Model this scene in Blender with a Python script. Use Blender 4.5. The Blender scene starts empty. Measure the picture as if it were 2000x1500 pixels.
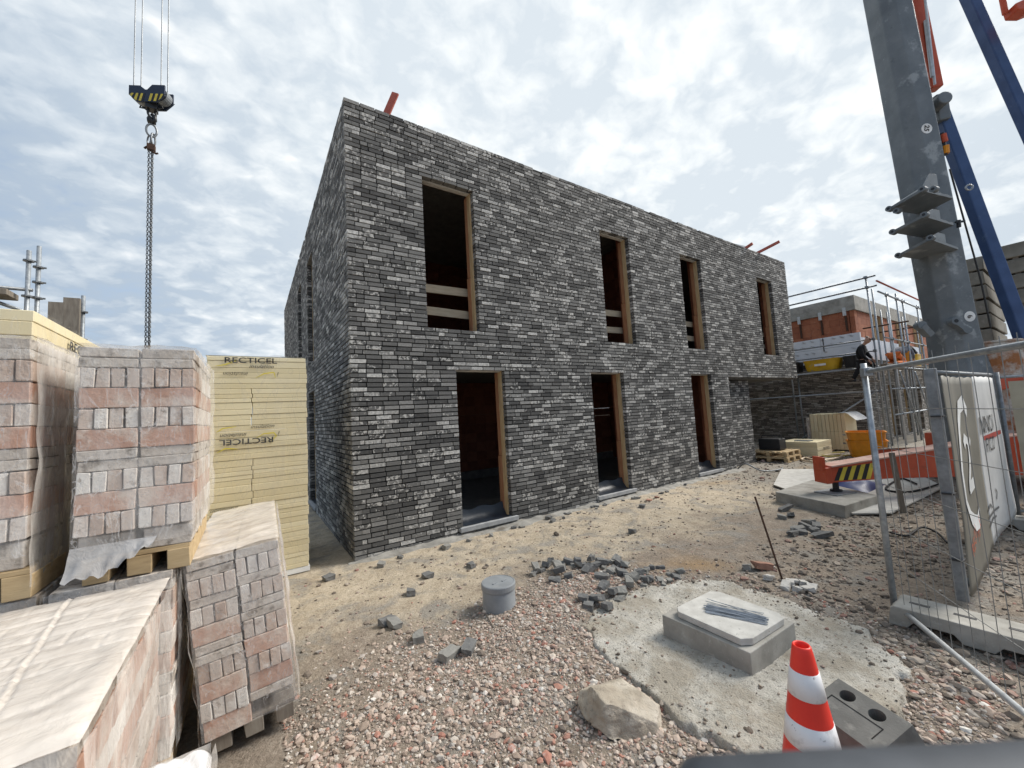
import bpy, bmesh, math, random
from mathutils import Vector, Matrix, noise as mnoise
R = math.radians
rnd = random.Random(7)
scene = bpy.context.scene
COL = scene.collection

# ------------------------------------------------------------------ camera
CAM_Z = 1.75
AX = Vector((0.8322674601, 0.0036185542, -0.5543624995))
AY = Vector((-0.5514406567, -0.0973348089, -0.8285162262))
AZ = Vector((-0.0569567988, 0.9952451161, -0.0790131763))
cam = bpy.data.cameras.new('camera')
cam_ob = bpy.data.objects.new('camera', cam); COL.objects.link(cam_ob)
cam.sensor_width = 36; cam.lens = 766/2000*36
cam.clip_start = 0.02; cam.clip_end = 4000
cam_ob.matrix_world = Matrix(((AX.x, AX.y, AX.z, 0), (AY.x, AY.y, AY.z, 0), (AZ.x, AZ.y, AZ.z, CAM_Z), (0, 0, 0, 1)))
cam.dof.use_dof = True; cam.dof.focus_distance = 6.0; cam.dof.aperture_fstop = 5.6
scene.camera = cam_ob

def pray(px, py):
    c = Vector(((px-1000)/766, -(py-750)/766, -1.0))
    return Vector((AX.dot(c), AY.dot(c), AZ.dot(c)))
def gp(px, py, z=0.0):            # where a measured point of the photograph meets the height z
    d = pray(px, py); t = (z-CAM_Z)/d.z
    return Vector((d.x*t, d.y*t, z))
def dp(px, py, depth):            # measured point at a known distance
    d = pray(px, py)*depth
    return Vector((d.x, d.y, d.z+CAM_Z))

# ------------------------------------------------------------------ materials
def _n(nt, t, **kw):
    n = nt.nodes.new(t)
    for k, v in kw.items(): setattr(n, k, v)
    return n
def _ramp(nt, stops, interp='LINEAR'):
    r = _n(nt, 'ShaderNodeValToRGB'); cr = r.color_ramp; cr.interpolation = interp
    while len(cr.elements) < len(stops): cr.elements.new(0.5)
    for e, (p, c) in zip(cr.elements, stops):
        e.position = p; e.color = (c[0], c[1], c[2], 1) if not isinstance(c, (int, float)) else (c, c, c, 1)
    return r
def _math(nt, op, a, b=None, clamp=False):
    m = _n(nt, 'ShaderNodeMath', operation=op, use_clamp=clamp)
    for i, v in enumerate((a, b)):
        if v is None: continue
        if isinstance(v, (int, float)): m.inputs[i].default_value = v
        else: nt.links.new(v, m.inputs[i])
    return m.outputs[0]
def _noise(nt, vec, scale, detail=4, rough=.55, dist=0.0):
    n = _n(nt, 'ShaderNodeTexNoise'); n.inputs['Scale'].default_value = scale
    n.inputs['Detail'].default_value = detail; n.inputs['Roughness'].default_value = rough
    n.inputs['Distortion'].default_value = dist
    nt.links.new(vec, n.inputs['Vector']); return n.outputs['Fac']
def _mix(nt, fac, a, b, blend='MIX'):
    m = _n(nt, 'ShaderNodeMix', data_type='RGBA', blend_type=blend)
    for i, v in ((0, fac), (6, a), (7, b)):
        if isinstance(v, (int, float)): m.inputs[i].default_value = v
        elif isinstance(v, tuple): m.inputs[i].default_value = (*v[:3], 1)
        else: nt.links.new(v, m.inputs[i])
    return m.outputs[2]

def mat(name, stops, island=0.0, nscale=6, detail=5, rough=.85, metal=0.0, bump=.3, bscale=70, bdist=.004,
        patch=None, stretch=(1, 1, 1), spec=.4, rrange=0.0):
    """colour ramp driven by noise (and by the piece, island), optional list of patches (colour, scale, lo, hi, strength)"""
    m = bpy.data.materials.new(name); m.use_nodes = True; nt = m.node_tree
    b = nt.nodes['Principled BSDF']; b.inputs['Roughness'].default_value = rough
    b.inputs['Metallic'].default_value = metal; b.inputs['Specular IOR Level'].default_value = spec
    tc = _n(nt, 'ShaderNodeTexCoord'); mp = _n(nt, 'ShaderNodeMapping'); mp.inputs['Scale'].default_value = stretch
    nt.links.new(tc.outputs['Object'], mp.inputs['Vector']); vec = mp.outputs[0]
    nz = _noise(nt, vec, nscale, detail)
    nz = _math(nt, 'MULTIPLY_ADD', _math(nt, 'SUBTRACT', nz, .5), 1.9); nz.node.inputs[2].default_value = .5
    fac = nz
    if island > 0:
        g = _n(nt, 'ShaderNodeNewGeometry')
        fac = _math(nt, 'ADD', _math(nt, 'MULTIPLY', g.outputs['Random Per Island'], island), _math(nt, 'MULTIPLY', nz, 1-island))
    r = _ramp(nt, stops); nt.links.new(fac, r.inputs[0]); col = r.outputs[0]
    for pc in (patch or []):
        c, sc, lo, hi, st = pc[:5]
        off = _n(nt, 'ShaderNodeVectorMath', operation='ADD'); off.inputs[1].default_value = (sc*.37, 3.1, sc)
        nt.links.new(vec, off.inputs[0])
        pn = _noise(nt, off.outputs[0], sc, 6, .62)
        if len(pc) > 5 and island > 0:      # some pieces carry more of it than others
            g2 = _math(nt, 'FRACT', _math(nt, 'MULTIPLY', g.outputs['Random Per Island'], 17.31))
            pn = _math(nt, 'ADD', pn, _math(nt, 'MULTIPLY', _math(nt, 'SUBTRACT', g2, .5), pc[5]))
        pr = _ramp(nt, [(lo, 0.0), (hi, st)]); nt.links.new(pn, pr.inputs[0])
        col = _mix(nt, pr.outputs[0], col, c)
    nt.links.new(col, b.inputs['Base Color'])
    if bump > 0:
        bn = _noise(nt, vec, bscale, 5, .6)
        bp = _n(nt, 'ShaderNodeBump'); bp.inputs['Strength'].default_value = bump; bp.inputs['Distance'].default_value = bdist
        nt.links.new(bn, bp.inputs['Height']); nt.links.new(bp.outputs[0], b.inputs['Normal'])
        if rrange: nt.links.new(_math(nt, 'MULTIPLY_ADD', bn, rrange), b.inputs['Roughness']); 
    return m
def plain(name, c, rough=.6, metal=0.0, var=.12, nscale=5, bump=.08, bscale=60, patch=None, spec=.4):
    lo = tuple(max(0, x*(1-var)) for x in c); hi = tuple(min(1, x*(1+var)) for x in c)
    return mat(name, [(.25, lo), (.75, hi)], nscale=nscale, rough=rough, metal=metal, bump=bump, bscale=bscale, patch=patch, spec=spec)

WHITE_EFF = (.52, .50, .46)
m_brick = mat('dark_brick', [(0, (.034, .034, .034)), (.14, (.072, .071, .069)), (.45, (.122, .12, .115)), (.70, (.185, .182, .173)), (.85, (.29, .284, .27)), (.93, (.52, .51, .48)), (1, (.74, .72, .69))],
              island=.84, nscale=34, bump=.8, bscale=60, bdist=.006,
              patch=[((.56, .545, .51), 20, .63, .70, .8, .36), ((.055, .054, .052), 26, .60, .70, .6), ((.30, .29, .275), .9, .58, .76, .25), ((.05, .048, .046), 1.7, .62, .78, .35)])
m_brick2 = mat('brown_brick', [(0, (.09, .08, .07)), (.35, (.20, .178, .152)), (.7, (.31, .28, .245)), (1, (.54, .51, .46))],
               island=.8, nscale=14, bump=.5, bscale=50, patch=[((.42, .40, .36), 16, .6, .75, .7, .25)])
m_mortar = mat('mortar', [(0, (.004, .004, .004)), (1, (.011, .0105, .010))], nscale=30, bump=.5)
m_mortar2 = mat('brown_mortar', [(0, (.02, .018, .016)), (1, (.05, .045, .04))], nscale=30, bump=.5)
m_concrete = mat('concrete', [(0, (.20, .19, .165)), (.5, (.32, .305, .27)), (1, (.42, .40, .36))], nscale=5, bump=.4, bscale=90,
                 patch=[((.12, .115, .10), 9, .58, .75, .5), ((.5, .48, .44), 25, .6, .72, .5)])
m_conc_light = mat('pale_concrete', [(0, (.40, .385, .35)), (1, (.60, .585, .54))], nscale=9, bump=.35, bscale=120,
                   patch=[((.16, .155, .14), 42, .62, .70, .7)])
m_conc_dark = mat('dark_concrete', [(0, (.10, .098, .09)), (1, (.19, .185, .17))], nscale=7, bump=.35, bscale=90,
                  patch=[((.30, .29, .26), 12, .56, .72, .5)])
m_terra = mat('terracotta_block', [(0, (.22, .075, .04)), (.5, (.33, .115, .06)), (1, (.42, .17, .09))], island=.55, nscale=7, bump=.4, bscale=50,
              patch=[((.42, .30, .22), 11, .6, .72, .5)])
m_terra_shade = mat('shade_darkened_terracotta', [(0, (.13, .046, .026)), (.5, (.20, .072, .04)), (1, (.26, .105, .06))], island=.5, nscale=7, bump=.4, bscale=50)  # terracotta again, with the shade of the rooms darkened into its colour
m_wood = mat('timber', [(0, (.36, .24, .115)), (.5, (.50, .36, .195)), (1, (.60, .46, .28))], nscale=9, stretch=(3, 3, .5), island=.3, bump=.25, bscale=30)
m_wood_h = mat('pale_timber', [(0, (.30, .245, .17)), (.5, (.43, .365, .265)), (1, (.55, .48, .36))], nscale=9, stretch=(.5, 3, 3), island=.3, bump=.25, bscale=30)
m_wood_red = mat('red_stained_timber', [(0, (.30, .13, .06)), (1, (.46, .24, .13))], nscale=9, stretch=(3, 3, .5), bump=.25, bscale=30)
m_wood_grey = mat('weathered_timber', [(0, (.12, .10, .08)), (.5, (.22, .19, .155)), (1, (.33, .30, .25))], nscale=10, stretch=(4, 4, .6), bump=.3, bscale=40, island=.4)
m_pallet = mat('pallet_wood', [(0, (.28, .19, .10)), (.5, (.46, .34, .19)), (1, (.60, .47, .29))], nscale=8, stretch=(.8, 2, 5), island=.4, bump=.3, bscale=40)
m_redboard = mat('red_painted_board', [(0, (.36, .085, .06)), (1, (.50, .15, .11))], nscale=14, bump=.2)
m_steel = mat('galvanised_steel', [(0, (.22, .24, .26)), (.5, (.32, .345, .365)), (1, (.45, .475, .49))], nscale=25, rough=.45, metal=.55, bump=.1, bscale=120)
m_steel_dark = mat('dull_steel', [(0, (.12, .13, .14)), (1, (.26, .275, .285))], nscale=20, rough=.5, metal=.5, bump=.15)
m_wire = mat('fence_wire', [(0, (.16, .165, .16)), (1, (.34, .34, .33))], nscale=14, rough=.5, metal=.4, bump=0)
m_rail_lt = mat('bright_tube', [(0, (.42, .44, .45)), (1, (.6, .62, .63))], nscale=15, rough=.4, metal=.35, bump=.08)
m_mast = mat('grey_crane_paint', [(0, (.115, .132, .145)), (.5, (.15, .168, .18)), (1, (.20, .218, .228))], nscale=3, rough=.5, metal=.15, bump=.12, bscale=60,
             patch=[((.40, .42, .42), 2.6, .58, .66, .6), ((.09, .10, .11), 1.4, .56, .70, .4), ((.25, .27, .28), 30, .6, .7, .35), ((.075, .085, .09), 5, .62, .7, .5)])
m_blue = mat('blue_crane_paint', [(0, (.022, .055, .15)), (1, (.05, .10, .235))], nscale=3, rough=.4, bump=.05, patch=[((.10, .16, .27), 6, .6, .75, .5)])
m_navy = plain('navy_paint', (.02,.03,.055), rough=.5)
m_red = mat('red_crane_paint', [(0, (.40, .055, .022)), (1, (.55, .10, .045))], nscale=4, rough=.5, bump=.1, patch=[((.22, .07, .04), 9, .6, .75, .5), ((.55, .35, .28), 18, .63, .72, .4)])
m_rust = mat('rusty_paint', [(0, (.44, .42, .38)), (1, (.55, .52, .47))], nscale=6, bump=.3, patch=[((.30, .11, .03), 3.2, .45, .60, .95), ((.12, .05, .02), 8, .55, .7, .8)])
m_black = plain('black_rubber', (.018, .018, .02), rough=.7)
m_blackpl = plain('black_plastic', (.02, .021, .023), rough=.45)
m_yel = plain('yellow_plastic', (.62, .38, .02), rough=.45, patch=[((.35, .30, .22), 7, .56, .7, .6)])
m_oran = plain('orange_plastic', (.66, .25, .012), rough=.45, patch=[((.40, .30, .2), 6, .6, .72, .6)])
m_haz_y = plain('hazard_yellow', (.62, .50, .06), rough=.5, patch=[((.2, .17, .08), 9, .58, .7, .7)])
m_haz_k = plain('hazard_black', (.02, .02, .022), rough=.6)
m_insul = mat('insulation_board', [(0, (.60, .51, .31)), (.5, (.69, .60, .39)), (1, (.77, .69, .48))], island=.6, nscale=3, bump=.12, bscale=60, rough=.8)
m_foil = mat('insulation_foil', [(0, (.60, .63, .68)), (1, (.76, .79, .84))], island=.4, nscale=3, rough=.5, bump=.1)
m_ink = plain('dark_ink', (.05, .047, .045), rough=.8, bump=0)
m_inky = plain('yellow_ink', (.62, .52, .05), rough=.8, bump=0)
m_white = plain('white_paint', (.78, .78, .76), rough=.6)
m_whitesheet = plain('white_sheet', (.72, .73, .74), rough=.4, nscale=3, bump=.3, bscale=12)
m_conered = plain('cone_red', (.72, .035, .02), rough=.45, var=.08)
m_conewht = mat('cone_white', [(0, (.64, .63, .63)), (1, (.80, .79, .79))], nscale=5, rough=.5, bump=.08, patch=[((.33, .31, .31), 14, .57, .70, .7), ((.15, .14, .14), 30, .66, .72, .8)])
m_pipe = plain('grey_pvc', (.24, .255, .265), rough=.5, patch=[((.36, .36, .35), 8, .55, .75, .5)])
m_rebar = mat('rusty_rebar', [(0, (.035, .02, .014)), (1, (.10, .05, .03))], nscale=40, bump=.4)
m_tie = plain('bright_wire', (.27, .30, .34), rough=.45, metal=.4)
m_bluepl = plain('blue_tarp', (.02, .035, .13), rough=.4)
m_membrane = plain('blue_black_membrane', (.02, .026, .036), rough=.35, nscale=12, bump=.3, bscale=14)
m_bluestone = mat('bluestone_sill', [(0, (.24, .25, .26)), (1, (.42, .425, .42))], nscale=9, bump=.2)
m_banner_t = plain('taupe_banner', (.19, .175, .14), rough=.6, nscale=2, bump=.2, bscale=6)
m_banner_w = plain('white_banner', (.62, .61, .58), rough=.6, nscale=2, bump=.2, bscale=6)
m_banner_tan = plain('tan_sheet', (.36, .32, .235), rough=.65, nscale=3, bump=.2, bscale=8)
m_ink_w = plain('white_print', (.74, .74, .71), rough=.6, bump=0)
m_ink_g = plain('grey_print', (.13, .13, .13), rough=.6, bump=0)
m_ink_r = plain('red_print', (.42, .06, .04), rough=.6, bump=0)
m_spray = plain('orange_spray', (.75, .22, .12), rough=.7, bump=0)
m_hose = plain('cream_hose', (.62, .50, .36), rough=.5)
m_hose_y = plain('yellow_hose', (.55, .45, .10), rough=.5)
m_skin = plain('skin', (.42, .24, .17), rough=.6)
m_cl_black = plain('black_cloth', (.012, .012, .014), rough=.9)
m_cl_grey = plain('grey_cloth', (.13, .135, .16), rough=.9)
m_cl_orange = plain('orange_cloth', (.60, .16, .04), rough=.9)
m_hair = plain('dark_hair', (.02, .016, .013), rough=.7)
m_edge = mat('worn_blue_grey_metal', [(0, (.022, .027, .034)), (1, (.055, .063, .075))], nscale=30, rough=.65, bump=.05)

# bricks on the pallets (by how they lie)
_pp = [((.60, .57, .53), 14, .52, .66, .75, .35)]
m_pb_pale = mat('pale_end_brick', [(0, (.36, .25, .19)), (.3, (.50, .385, .31)), (.55, (.58, .51, .45)), (.8, (.70, .67, .62)), (1, (.80, .78, .74))], island=.75, nscale=18, bump=.8, bscale=60, bdist=.006, patch=[((.24, .19, .15), 26, .58, .68, .75), ((.78, .76, .72), 12, .55, .66, .6)])
m_pb_red = mat('salmon_face_brick', [(0, (.36, .19, .125)), (.5, (.48, .285, .205)), (1, (.56, .38, .30))], island=.5, nscale=6, bump=.6, bscale=50, bdist=.006, patch=[((.64, .55, .47), 6, .48, .62, .85), ((.26, .15, .10), 22, .62, .72, .6)])
m_pb_grey = mat('grey_bed_brick', [(0, (.33, .275, .22)), (.5, (.50, .445, .385)), (1, (.66, .61, .55))], island=.55, nscale=12, bump=.9, bscale=50, bdist=.006, patch=[((.14, .115, .09), 18, .53, .66, .8), ((.66, .63, .58), 11, .53, .66, .7)])

def film(name, base, spread, tint=(.80, .78, .76), sc=7, stretch=(1, 1, .35), lo=.35, hi=.75, wrinkle=.45):
    m = bpy.data.materials.new(name); m.use_nodes = True; nt = m.node_tree
    out = nt.nodes['Material Output']; b = nt.nodes['Principled BSDF']
    b.inputs['Base Color'].default_value = (*tint, 1); b.inputs['Roughness'].default_value = .2
    tc = _n(nt, 'ShaderNodeTexCoord'); mp = _n(nt, 'ShaderNodeMapping'); mp.inputs['Scale'].default_value = stretch
    nt.links.new(tc.outputs['Object'], mp.inputs['Vector'])
    n1 = _noise(nt, mp.outputs[0], sc, 6, .6, 1.2)
    r = _ramp(nt, [(lo, base), (hi, min(1, base+spread))]); nt.links.new(n1, r.inputs[0])
    n3 = _noise(nt, mp.outputs[0], sc*1.6, 3, .5, 2.2)
    rd = _ramp(nt, [(.0, 1.0), (.028, 0.0)]); nt.links.new(_math(nt, 'ABSOLUTE', _math(nt, 'SUBTRACT', n3, .5)), rd.inputs[0])
    lines = _math(nt, 'MULTIPLY', rd.outputs[0], wrinkle)
    tr = _n(nt, 'ShaderNodeBsdfTransparent'); mx = _n(nt, 'ShaderNodeMixShader')
    nt.links.new(_math(nt, 'MAXIMUM', r.outputs[0], lines), mx.inputs[0]); nt.links.new(tr.outputs[0], mx.inputs[1]); nt.links.new(b.outputs[0], mx.inputs[2])
    nt.links.new(mx.outputs[0], out.inputs['Surface'])
    n2 = _noise(nt, mp.outputs[0], sc*2.2, 4, .6, 1.0)
    bp = _n(nt, 'ShaderNodeBump'); bp.inputs['Strength'].default_value = .6; bp.inputs['Distance'].default_value = .012
    nt.links.new(n2, bp.inputs['Height']); nt.links.new(bp.outputs[0], b.inputs['Normal'])
    return m
m_film = film('clear_wrap', .05, .30)
m_film_milk = film('milky_wrap', .22, .42, tint=(.80, .76, .71))
m_film_top = film('dusty_wrap', .52, .30, tint=(.82, .75, .67), sc=4, stretch=(1, 1, 1))
m_film_white = film('white_wrap', .80, .2, tint=(.80, .80, .80), sc=9, stretch=(1, 1, 1))
m_film_grey = film('grey_wrap', .72, .25, tint=(.42, .41, .40), sc=6, stretch=(1, 1, 1))

# ------------------------------------------------------------------ mesh builder
class MB:
    def __init__(s): s.v = []; s.f = []; s.mi = []; s.cur = 0
    def add(s, vs, fs, mi=None):
        o = len(s.v); s.v += [tuple(p) for p in vs]
        for f in fs: s.f.append(tuple(i+o for i in f)); s.mi.append(s.cur if mi is None else mi)
        return s
    def box(s, x0, x1, y0, y1, z0, z1, jit=0.0, mi=None, skip=''):
        vs = [(x0,y0,z0),(x1,y0,z0),(x1,y1,z0),(x0,y1,z0),(x0,y0,z1),(x1,y0,z1),(x1,y1,z1),(x0,y1,z1)]
        if jit: vs = [tuple(c+rnd.uniform(-jit, jit) for c in p) for p in vs]
        fs = {'b':(0,3,2,1),'t':(4,5,6,7),'f':(0,1,5,4),'k':(2,3,7,6),'l':(3,0,4,7),'r':(1,2,6,5)}
        return s.add(vs, [f for k, f in fs.items() if k not in skip], mi)
    def obox(s, c, size, rot=None, mi=None, taper=1.0, jit=0.0):
        hx, hy, hz = size[0]/2, size[1]/2, size[2]/2; c = Vector(c)
        vs = []
        for z, k in ((-hz, 1), (hz, taper)):
            for x, y in ((-hx,-hy),(hx,-hy),(hx,hy),(-hx,hy)):
                p = Vector((x*k, y*k, z))
                if jit: p += Vector((rnd.uniform(-jit,jit), rnd.uniform(-jit,jit), rnd.uniform(-jit,jit)))
                if rot is not None: p = rot @ p
                vs.append(c+p)
        return s.add(vs, [(0,3,2,1),(4,5,6,7),(0,1,5,4),(2,3,7,6),(3,0,4,7),(1,2,6,5)], mi)
    def beam(s, p0, p1, w, h, up=(0,0,1), mi=None, w1=None, h1=None):
        p0 = Vector(p0); p1 = Vector(p1); d = (p1-p0).normalized(); up = Vector(up)
        sx = d.cross(up)
        if sx.length < 1e-4: sx = d.cross(Vector((1,0,0)))
        sx.normalize(); sz = sx.cross(d)
        vs = []
        for p, a, b in ((p0, w, h), (p1, w1 or w, h1 or h)):
            for i, j in ((-1,-1),(1,-1),(1,1),(-1,1)): vs.append(p + sx*(i*a/2) + sz*(j*b/2))
        return s.add(vs, [(0,1,2,3),(7,6,5,4),(0,4,5,1),(1,5,6,2),(2,6,7,3),(3,7,4,0)], mi)
    def cyl(s, p0, p1, r0, r1=None, n=10, cap=True, mi=None):
        r1 = r0 if r1 is None else r1
        p0 = Vector(p0); p1 = Vector(p1); d = (p1-p0).normalized()
        a = d.orthogonal().normalized(); b = d.cross(a)
        vs = []
        for p, r in ((p0, r0), (p1, r1)):
            for i in range(n):
                t = 2*math.pi*i/n; vs.append(p + a*(r*math.cos(t)) + b*(r*math.sin(t)))
        fs = [(i, (i+1)%n, n+(i+1)%n, n+i) for i in range(n)]
        if cap: fs += [tuple(range(n-1,-1,-1)), tuple(range(n, 2*n))]
        return s.add(vs, fs, mi)
    def tube(s, pts, r, n=6, mi=None, closed=False):
        pts = [Vector(p) for p in pts]; vs = []; N = len(pts); a = None
        for i, p in enumerate(pts):
            q0 = pts[(i-1)%N] if closed else pts[max(i-1, 0)]; q1 = pts[(i+1)%N] if closed else pts[min(i+1, N-1)]
            d = (q1-q0).normalized()
            a = d.orthogonal() if a is None else a - d*a.dot(d)
            a.normalize(); b = d.cross(a)
            for k in range(n):
                t = 2*math.pi*k/n; vs.append(p + a*(r*math.cos(t)) + b*(r*math.sin(t)))
        fs = []
        for i in range(N if closed else N-1):
            j = (i+1) % N
            for k in range(n): fs.append((i*n+k, i*n+(k+1)%n, j*n+(k+1)%n, j*n+k))
        if not closed: fs += [tuple(range(n-1,-1,-1)), tuple(range((N-1)*n, N*n))]
        return s.add(vs, fs, mi)
    def lathe(s, prof, n=24, c=(0,0,0), mi=None, wob=0):
        vs = []; c = Vector(c)
        for r, z in prof:
            for i in range(n):
                t = 2*math.pi*i/n; vs.append(c + Vector((r*math.cos(t), r*math.sin(t), z)))
        fs = []
        for j in range(len(prof)-1):
            for i in range(n): fs.append((j*n+i, j*n+(i+1)%n, (j+1)*n+(i+1)%n, (j+1)*n+i))
        return s.add(vs, fs, mi)
    def prism(s, poly, n, h, mi=None):     # closed 3-D polygon extruded along n by h
        n = Vector(n).normalized()*h; k = len(poly); vs = [Vector(p) for p in poly] + [Vector(p)+n for p in poly]
        fs = [tuple(range(k-1,-1,-1)), tuple(range(k, 2*k))] + [(i, (i+1)%k, k+(i+1)%k, k+i) for i in range(k)]
        return s.add(vs, fs, mi)
    def build(s, name, mats, parent=None, smooth=False, bevel=0.0, label=None, bseg=2):
        me = bpy.data.meshes.new(name)
        o = root_off(parent)
        me.from_pydata([(x-o.x, y-o.y, z-o.z) for x, y, z in s.v], [], s.f)
        if not isinstance(mats, (list, tuple)): mats = [mats]
        for m in mats: me.materials.append(m)
        if any(s.mi): me.polygons.foreach_set('material_index', s.mi)
        if smooth: me.polygons.foreach_set('use_smooth', [True]*len(me.polygons))
        me.validate(); me.update()
        ob = bpy.data.objects.new(name, me); COL.objects.link(ob)
        if parent: ob.parent = parent
        if bevel:
            bv = ob.modifiers.new('bevel', 'BEVEL'); bv.width = bevel; bv.segments = bseg; bv.limit_method = 'ANGLE'
        if label: ob['label'] = label
        return ob
def root_off(p):
    if p is None: return Vector((0,0,0))
    if p.get('_loc') is not None: return Vector(p['_loc'])
    return root_off(p.parent)
def tag(o, label=None, cat=None, group=None, kind=None):
    if label: o['label'] = label
    if cat: o['category'] = cat
    if group: o['group'] = group
    if kind: o['kind'] = kind
    return o
ROOTS = []
def thing(name, loc, label, cat, group=None):
    e = bpy.data.objects.new(name, None); COL.objects.link(e); e.location = loc; e['_loc'] = tuple(loc)
    e.empty_display_size = .1; ROOTS.append(e)
    return tag(e, label, cat, group)
def copy_tree(o, parent=None):
    c = o.copy(); COL.objects.link(c)
    if parent: c.parent = parent
    for ch in list(o.children): copy_tree(ch, c)
    return c
def text(body, size, M, m, parent, name='lettering', shear=0.0, ext=.0008, sx=1.0, align='LEFT', bold=0.0):
    cu = bpy.data.curves.new('t', 'FONT'); cu.body = body; cu.size = size; cu.extrude = ext; cu.shear = shear; cu.align_x = align
    cu.offset = bold; cu.resolution_u = 3
    t = bpy.data.objects.new('t', cu); COL.objects.link(t)
    dg = bpy.context.evaluated_depsgraph_get(); dg.update()
    me = bpy.data.meshes.new_from_object(t.evaluated_get(dg))
    COL.objects.unlink(t); bpy.data.objects.remove(t)
    off = root_off(parent)
    me.transform(Matrix.Translation(-off) @ M @ Matrix.Diagonal((sx, 1, 1, 1)))
    me.materials.clear(); me.materials.append(m)
    ob = bpy.data.objects.new(name, me); COL.objects.link(ob); ob.parent = parent
    return ob
def frame(o, x, y):        # matrix with origin o, text right = x, text up = y
    x = Vector(x).normalized(); y = Vector(y).normalized(); z = x.cross(y)
    return Matrix(((x.x, y.x, z.x, o[0]), (x.y, y.y, z.y, o[1]), (x.z, y.z, z.z, o[2]), (0,0,0,1)))
Y_FRONT = ((1,0,0), (0,0,1))

# ------------------------------------------------------------------ sky, sun
SUN = Vector((.80, -.22, .78)).normalized()
w = bpy.data.worlds.new('World'); scene.world = w; w.use_nodes = True; nt = w.node_tree; nt.nodes.clear()
out = _n(nt, 'ShaderNodeOutputWorld')
sky = _n(nt, 'ShaderNodeTexSky', sky_type='NISHITA'); sky.sun_disc = False
sky.sun_elevation = math.asin(SUN.z); sky.sun_rotation = math.atan2(SUN.x, SUN.y); sky.air_density = 1.0; sky.dust_density = 2.0
bg = _n(nt, 'ShaderNodeBackground'); bg.inputs[1].default_value = .07; nt.links.new(sky.outputs[0], bg.inputs[0])
tc = _n(nt, 'ShaderNodeTexCoord'); gen = tc.outputs['Generated']
sep = _n(nt, 'ShaderNodeSeparateXYZ'); nt.links.new(gen, sep.inputs[0])
zc = _math(nt, 'ADD', _math(nt, 'MAXIMUM', sep.outputs[2], 0.0), .30)
cmb = _n(nt, 'ShaderNodeCombineXYZ')
nt.links.new(_math(nt, 'DIVIDE', sep.outputs[0], zc), cmb.inputs[0]); nt.links.new(_math(nt, 'DIVIDE', sep.outputs[1], zc), cmb.inputs[1])
mp = _n(nt, 'ShaderNodeMapping'); mp.inputs['Rotation'].default_value = (0, 0, R(25)); mp.inputs['Scale'].default_value = (1.0, 1.12, 1)
nt.links.new(cmb.outputs[0], mp.inputs[0]); vec = mp.outputs[0]
wob = _n(nt, 'ShaderNodeTexNoise'); wob.inputs['Scale'].default_value = 7.0; wob.inputs['Detail'].default_value = 4; nt.links.new(vec, wob.inputs['Vector'])
wv = _n(nt, 'ShaderNodeVectorMath', operation='MULTIPLY_ADD'); wv.inputs[1].default_value = (.10, .10, .10)
nt.links.new(wob.outputs['Color'], wv.inputs[0]); nt.links.new(vec, wv.inputs[2])
vo = _n(nt, 'ShaderNodeTexVoronoi', feature='SMOOTH_F1'); vo.inputs['Scale'].default_value = 12.0; vo.inputs['Smoothness'].default_value = .35
vo.inputs['Detail'].default_value = 2.0; vo.inputs['Roughness'].default_value = .45
nt.links.new(wv.outputs[0], vo.inputs['Vector'])
cell = _math(nt, 'SUBTRACT', 1.0, _math(nt, 'MULTIPLY', vo.outputs['Distance'], 1.25), clamp=True)
big = _noise(nt, vec, 1.2, 4, .5, .4); mid = _noise(nt, vec, 3.4, 4, .5, .3); fine = _noise(nt, wv.outputs[0], 10.0, 5, .55, .0)
dt = _n(nt, 'ShaderNodeVectorMath', operation='DOT_PRODUCT'); dt.inputs[1].default_value = Vector((.62, .45, .64)).normalized()
nrm = _n(nt, 'ShaderNodeVectorMath', operation='NORMALIZE'); nt.links.new(gen, nrm.inputs[0]); nt.links.new(nrm.outputs[0], dt.inputs[0])
sunw = _math(nt, 'MULTIPLY_ADD', dt.outputs['Value'], .5); sunw.node.inputs[2].default_value = .5          # 0 away .. 1 towards the veiled sun
sw = _ramp(nt, [(.50, 0.0), (.95, 1.0)]); nt.links.new(sunw, sw.inputs[0]); sw = sw.outputs[0]
dens = _math(nt, 'ADD', _math(nt, 'MULTIPLY', cell, .30), _math(nt, 'ADD', _math(nt, 'MULTIPLY', mid, .75), _math(nt, 'ADD', _math(nt, 'MULTIPLY', big, .55), _math(nt, 'MULTIPLY', fine, 1.15))))
dens = _math(nt, 'MULTIPLY_ADD', dens, 1.0); dens.node.inputs[2].default_value = -.90          # centred near .5
cov = _ramp(nt, [(.28, 0.70), (.45, .90), (.60, 1.0)])
nt.links.new(_math(nt, 'ADD', dens, _math(nt, 'MULTIPLY', sw, .60)), cov.inputs[0])
ccol = _ramp(nt, [(.22, (.46, .55, .655)), (.48, (.72, .775, .83)), (.74, (1.0, 1.0, 1.0))]); nt.links.new(dens, ccol.inputs[0])
cc = _mix(nt, _math(nt, 'MULTIPLY', sw, .30), ccol.outputs[0], (1.0, 1.0, .99))
gl = _ramp(nt, [(0, (.215, .25, .30)), (.45, (.29, .307, .325)), (1, (.41, .41, .402))]); nt.links.new(sw, gl.inputs[0])
cc = _mix(nt, 1.0, cc, gl.outputs[0], 'MULTIPLY')
bg2 = _n(nt, 'ShaderNodeBackground'); nt.links.new(cc, bg2.inputs[0]); bg2.inputs[1].default_value = 1.0
mx = _n(nt, 'ShaderNodeMixShader'); nt.links.new(cov.outputs[0], mx.inputs[0]); nt.links.new(bg.outputs[0], mx.inputs[1]); nt.links.new(bg2.outputs[0], mx.inputs[2])
nt.links.new(mx.outputs[0], out.inputs[0])
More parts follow.
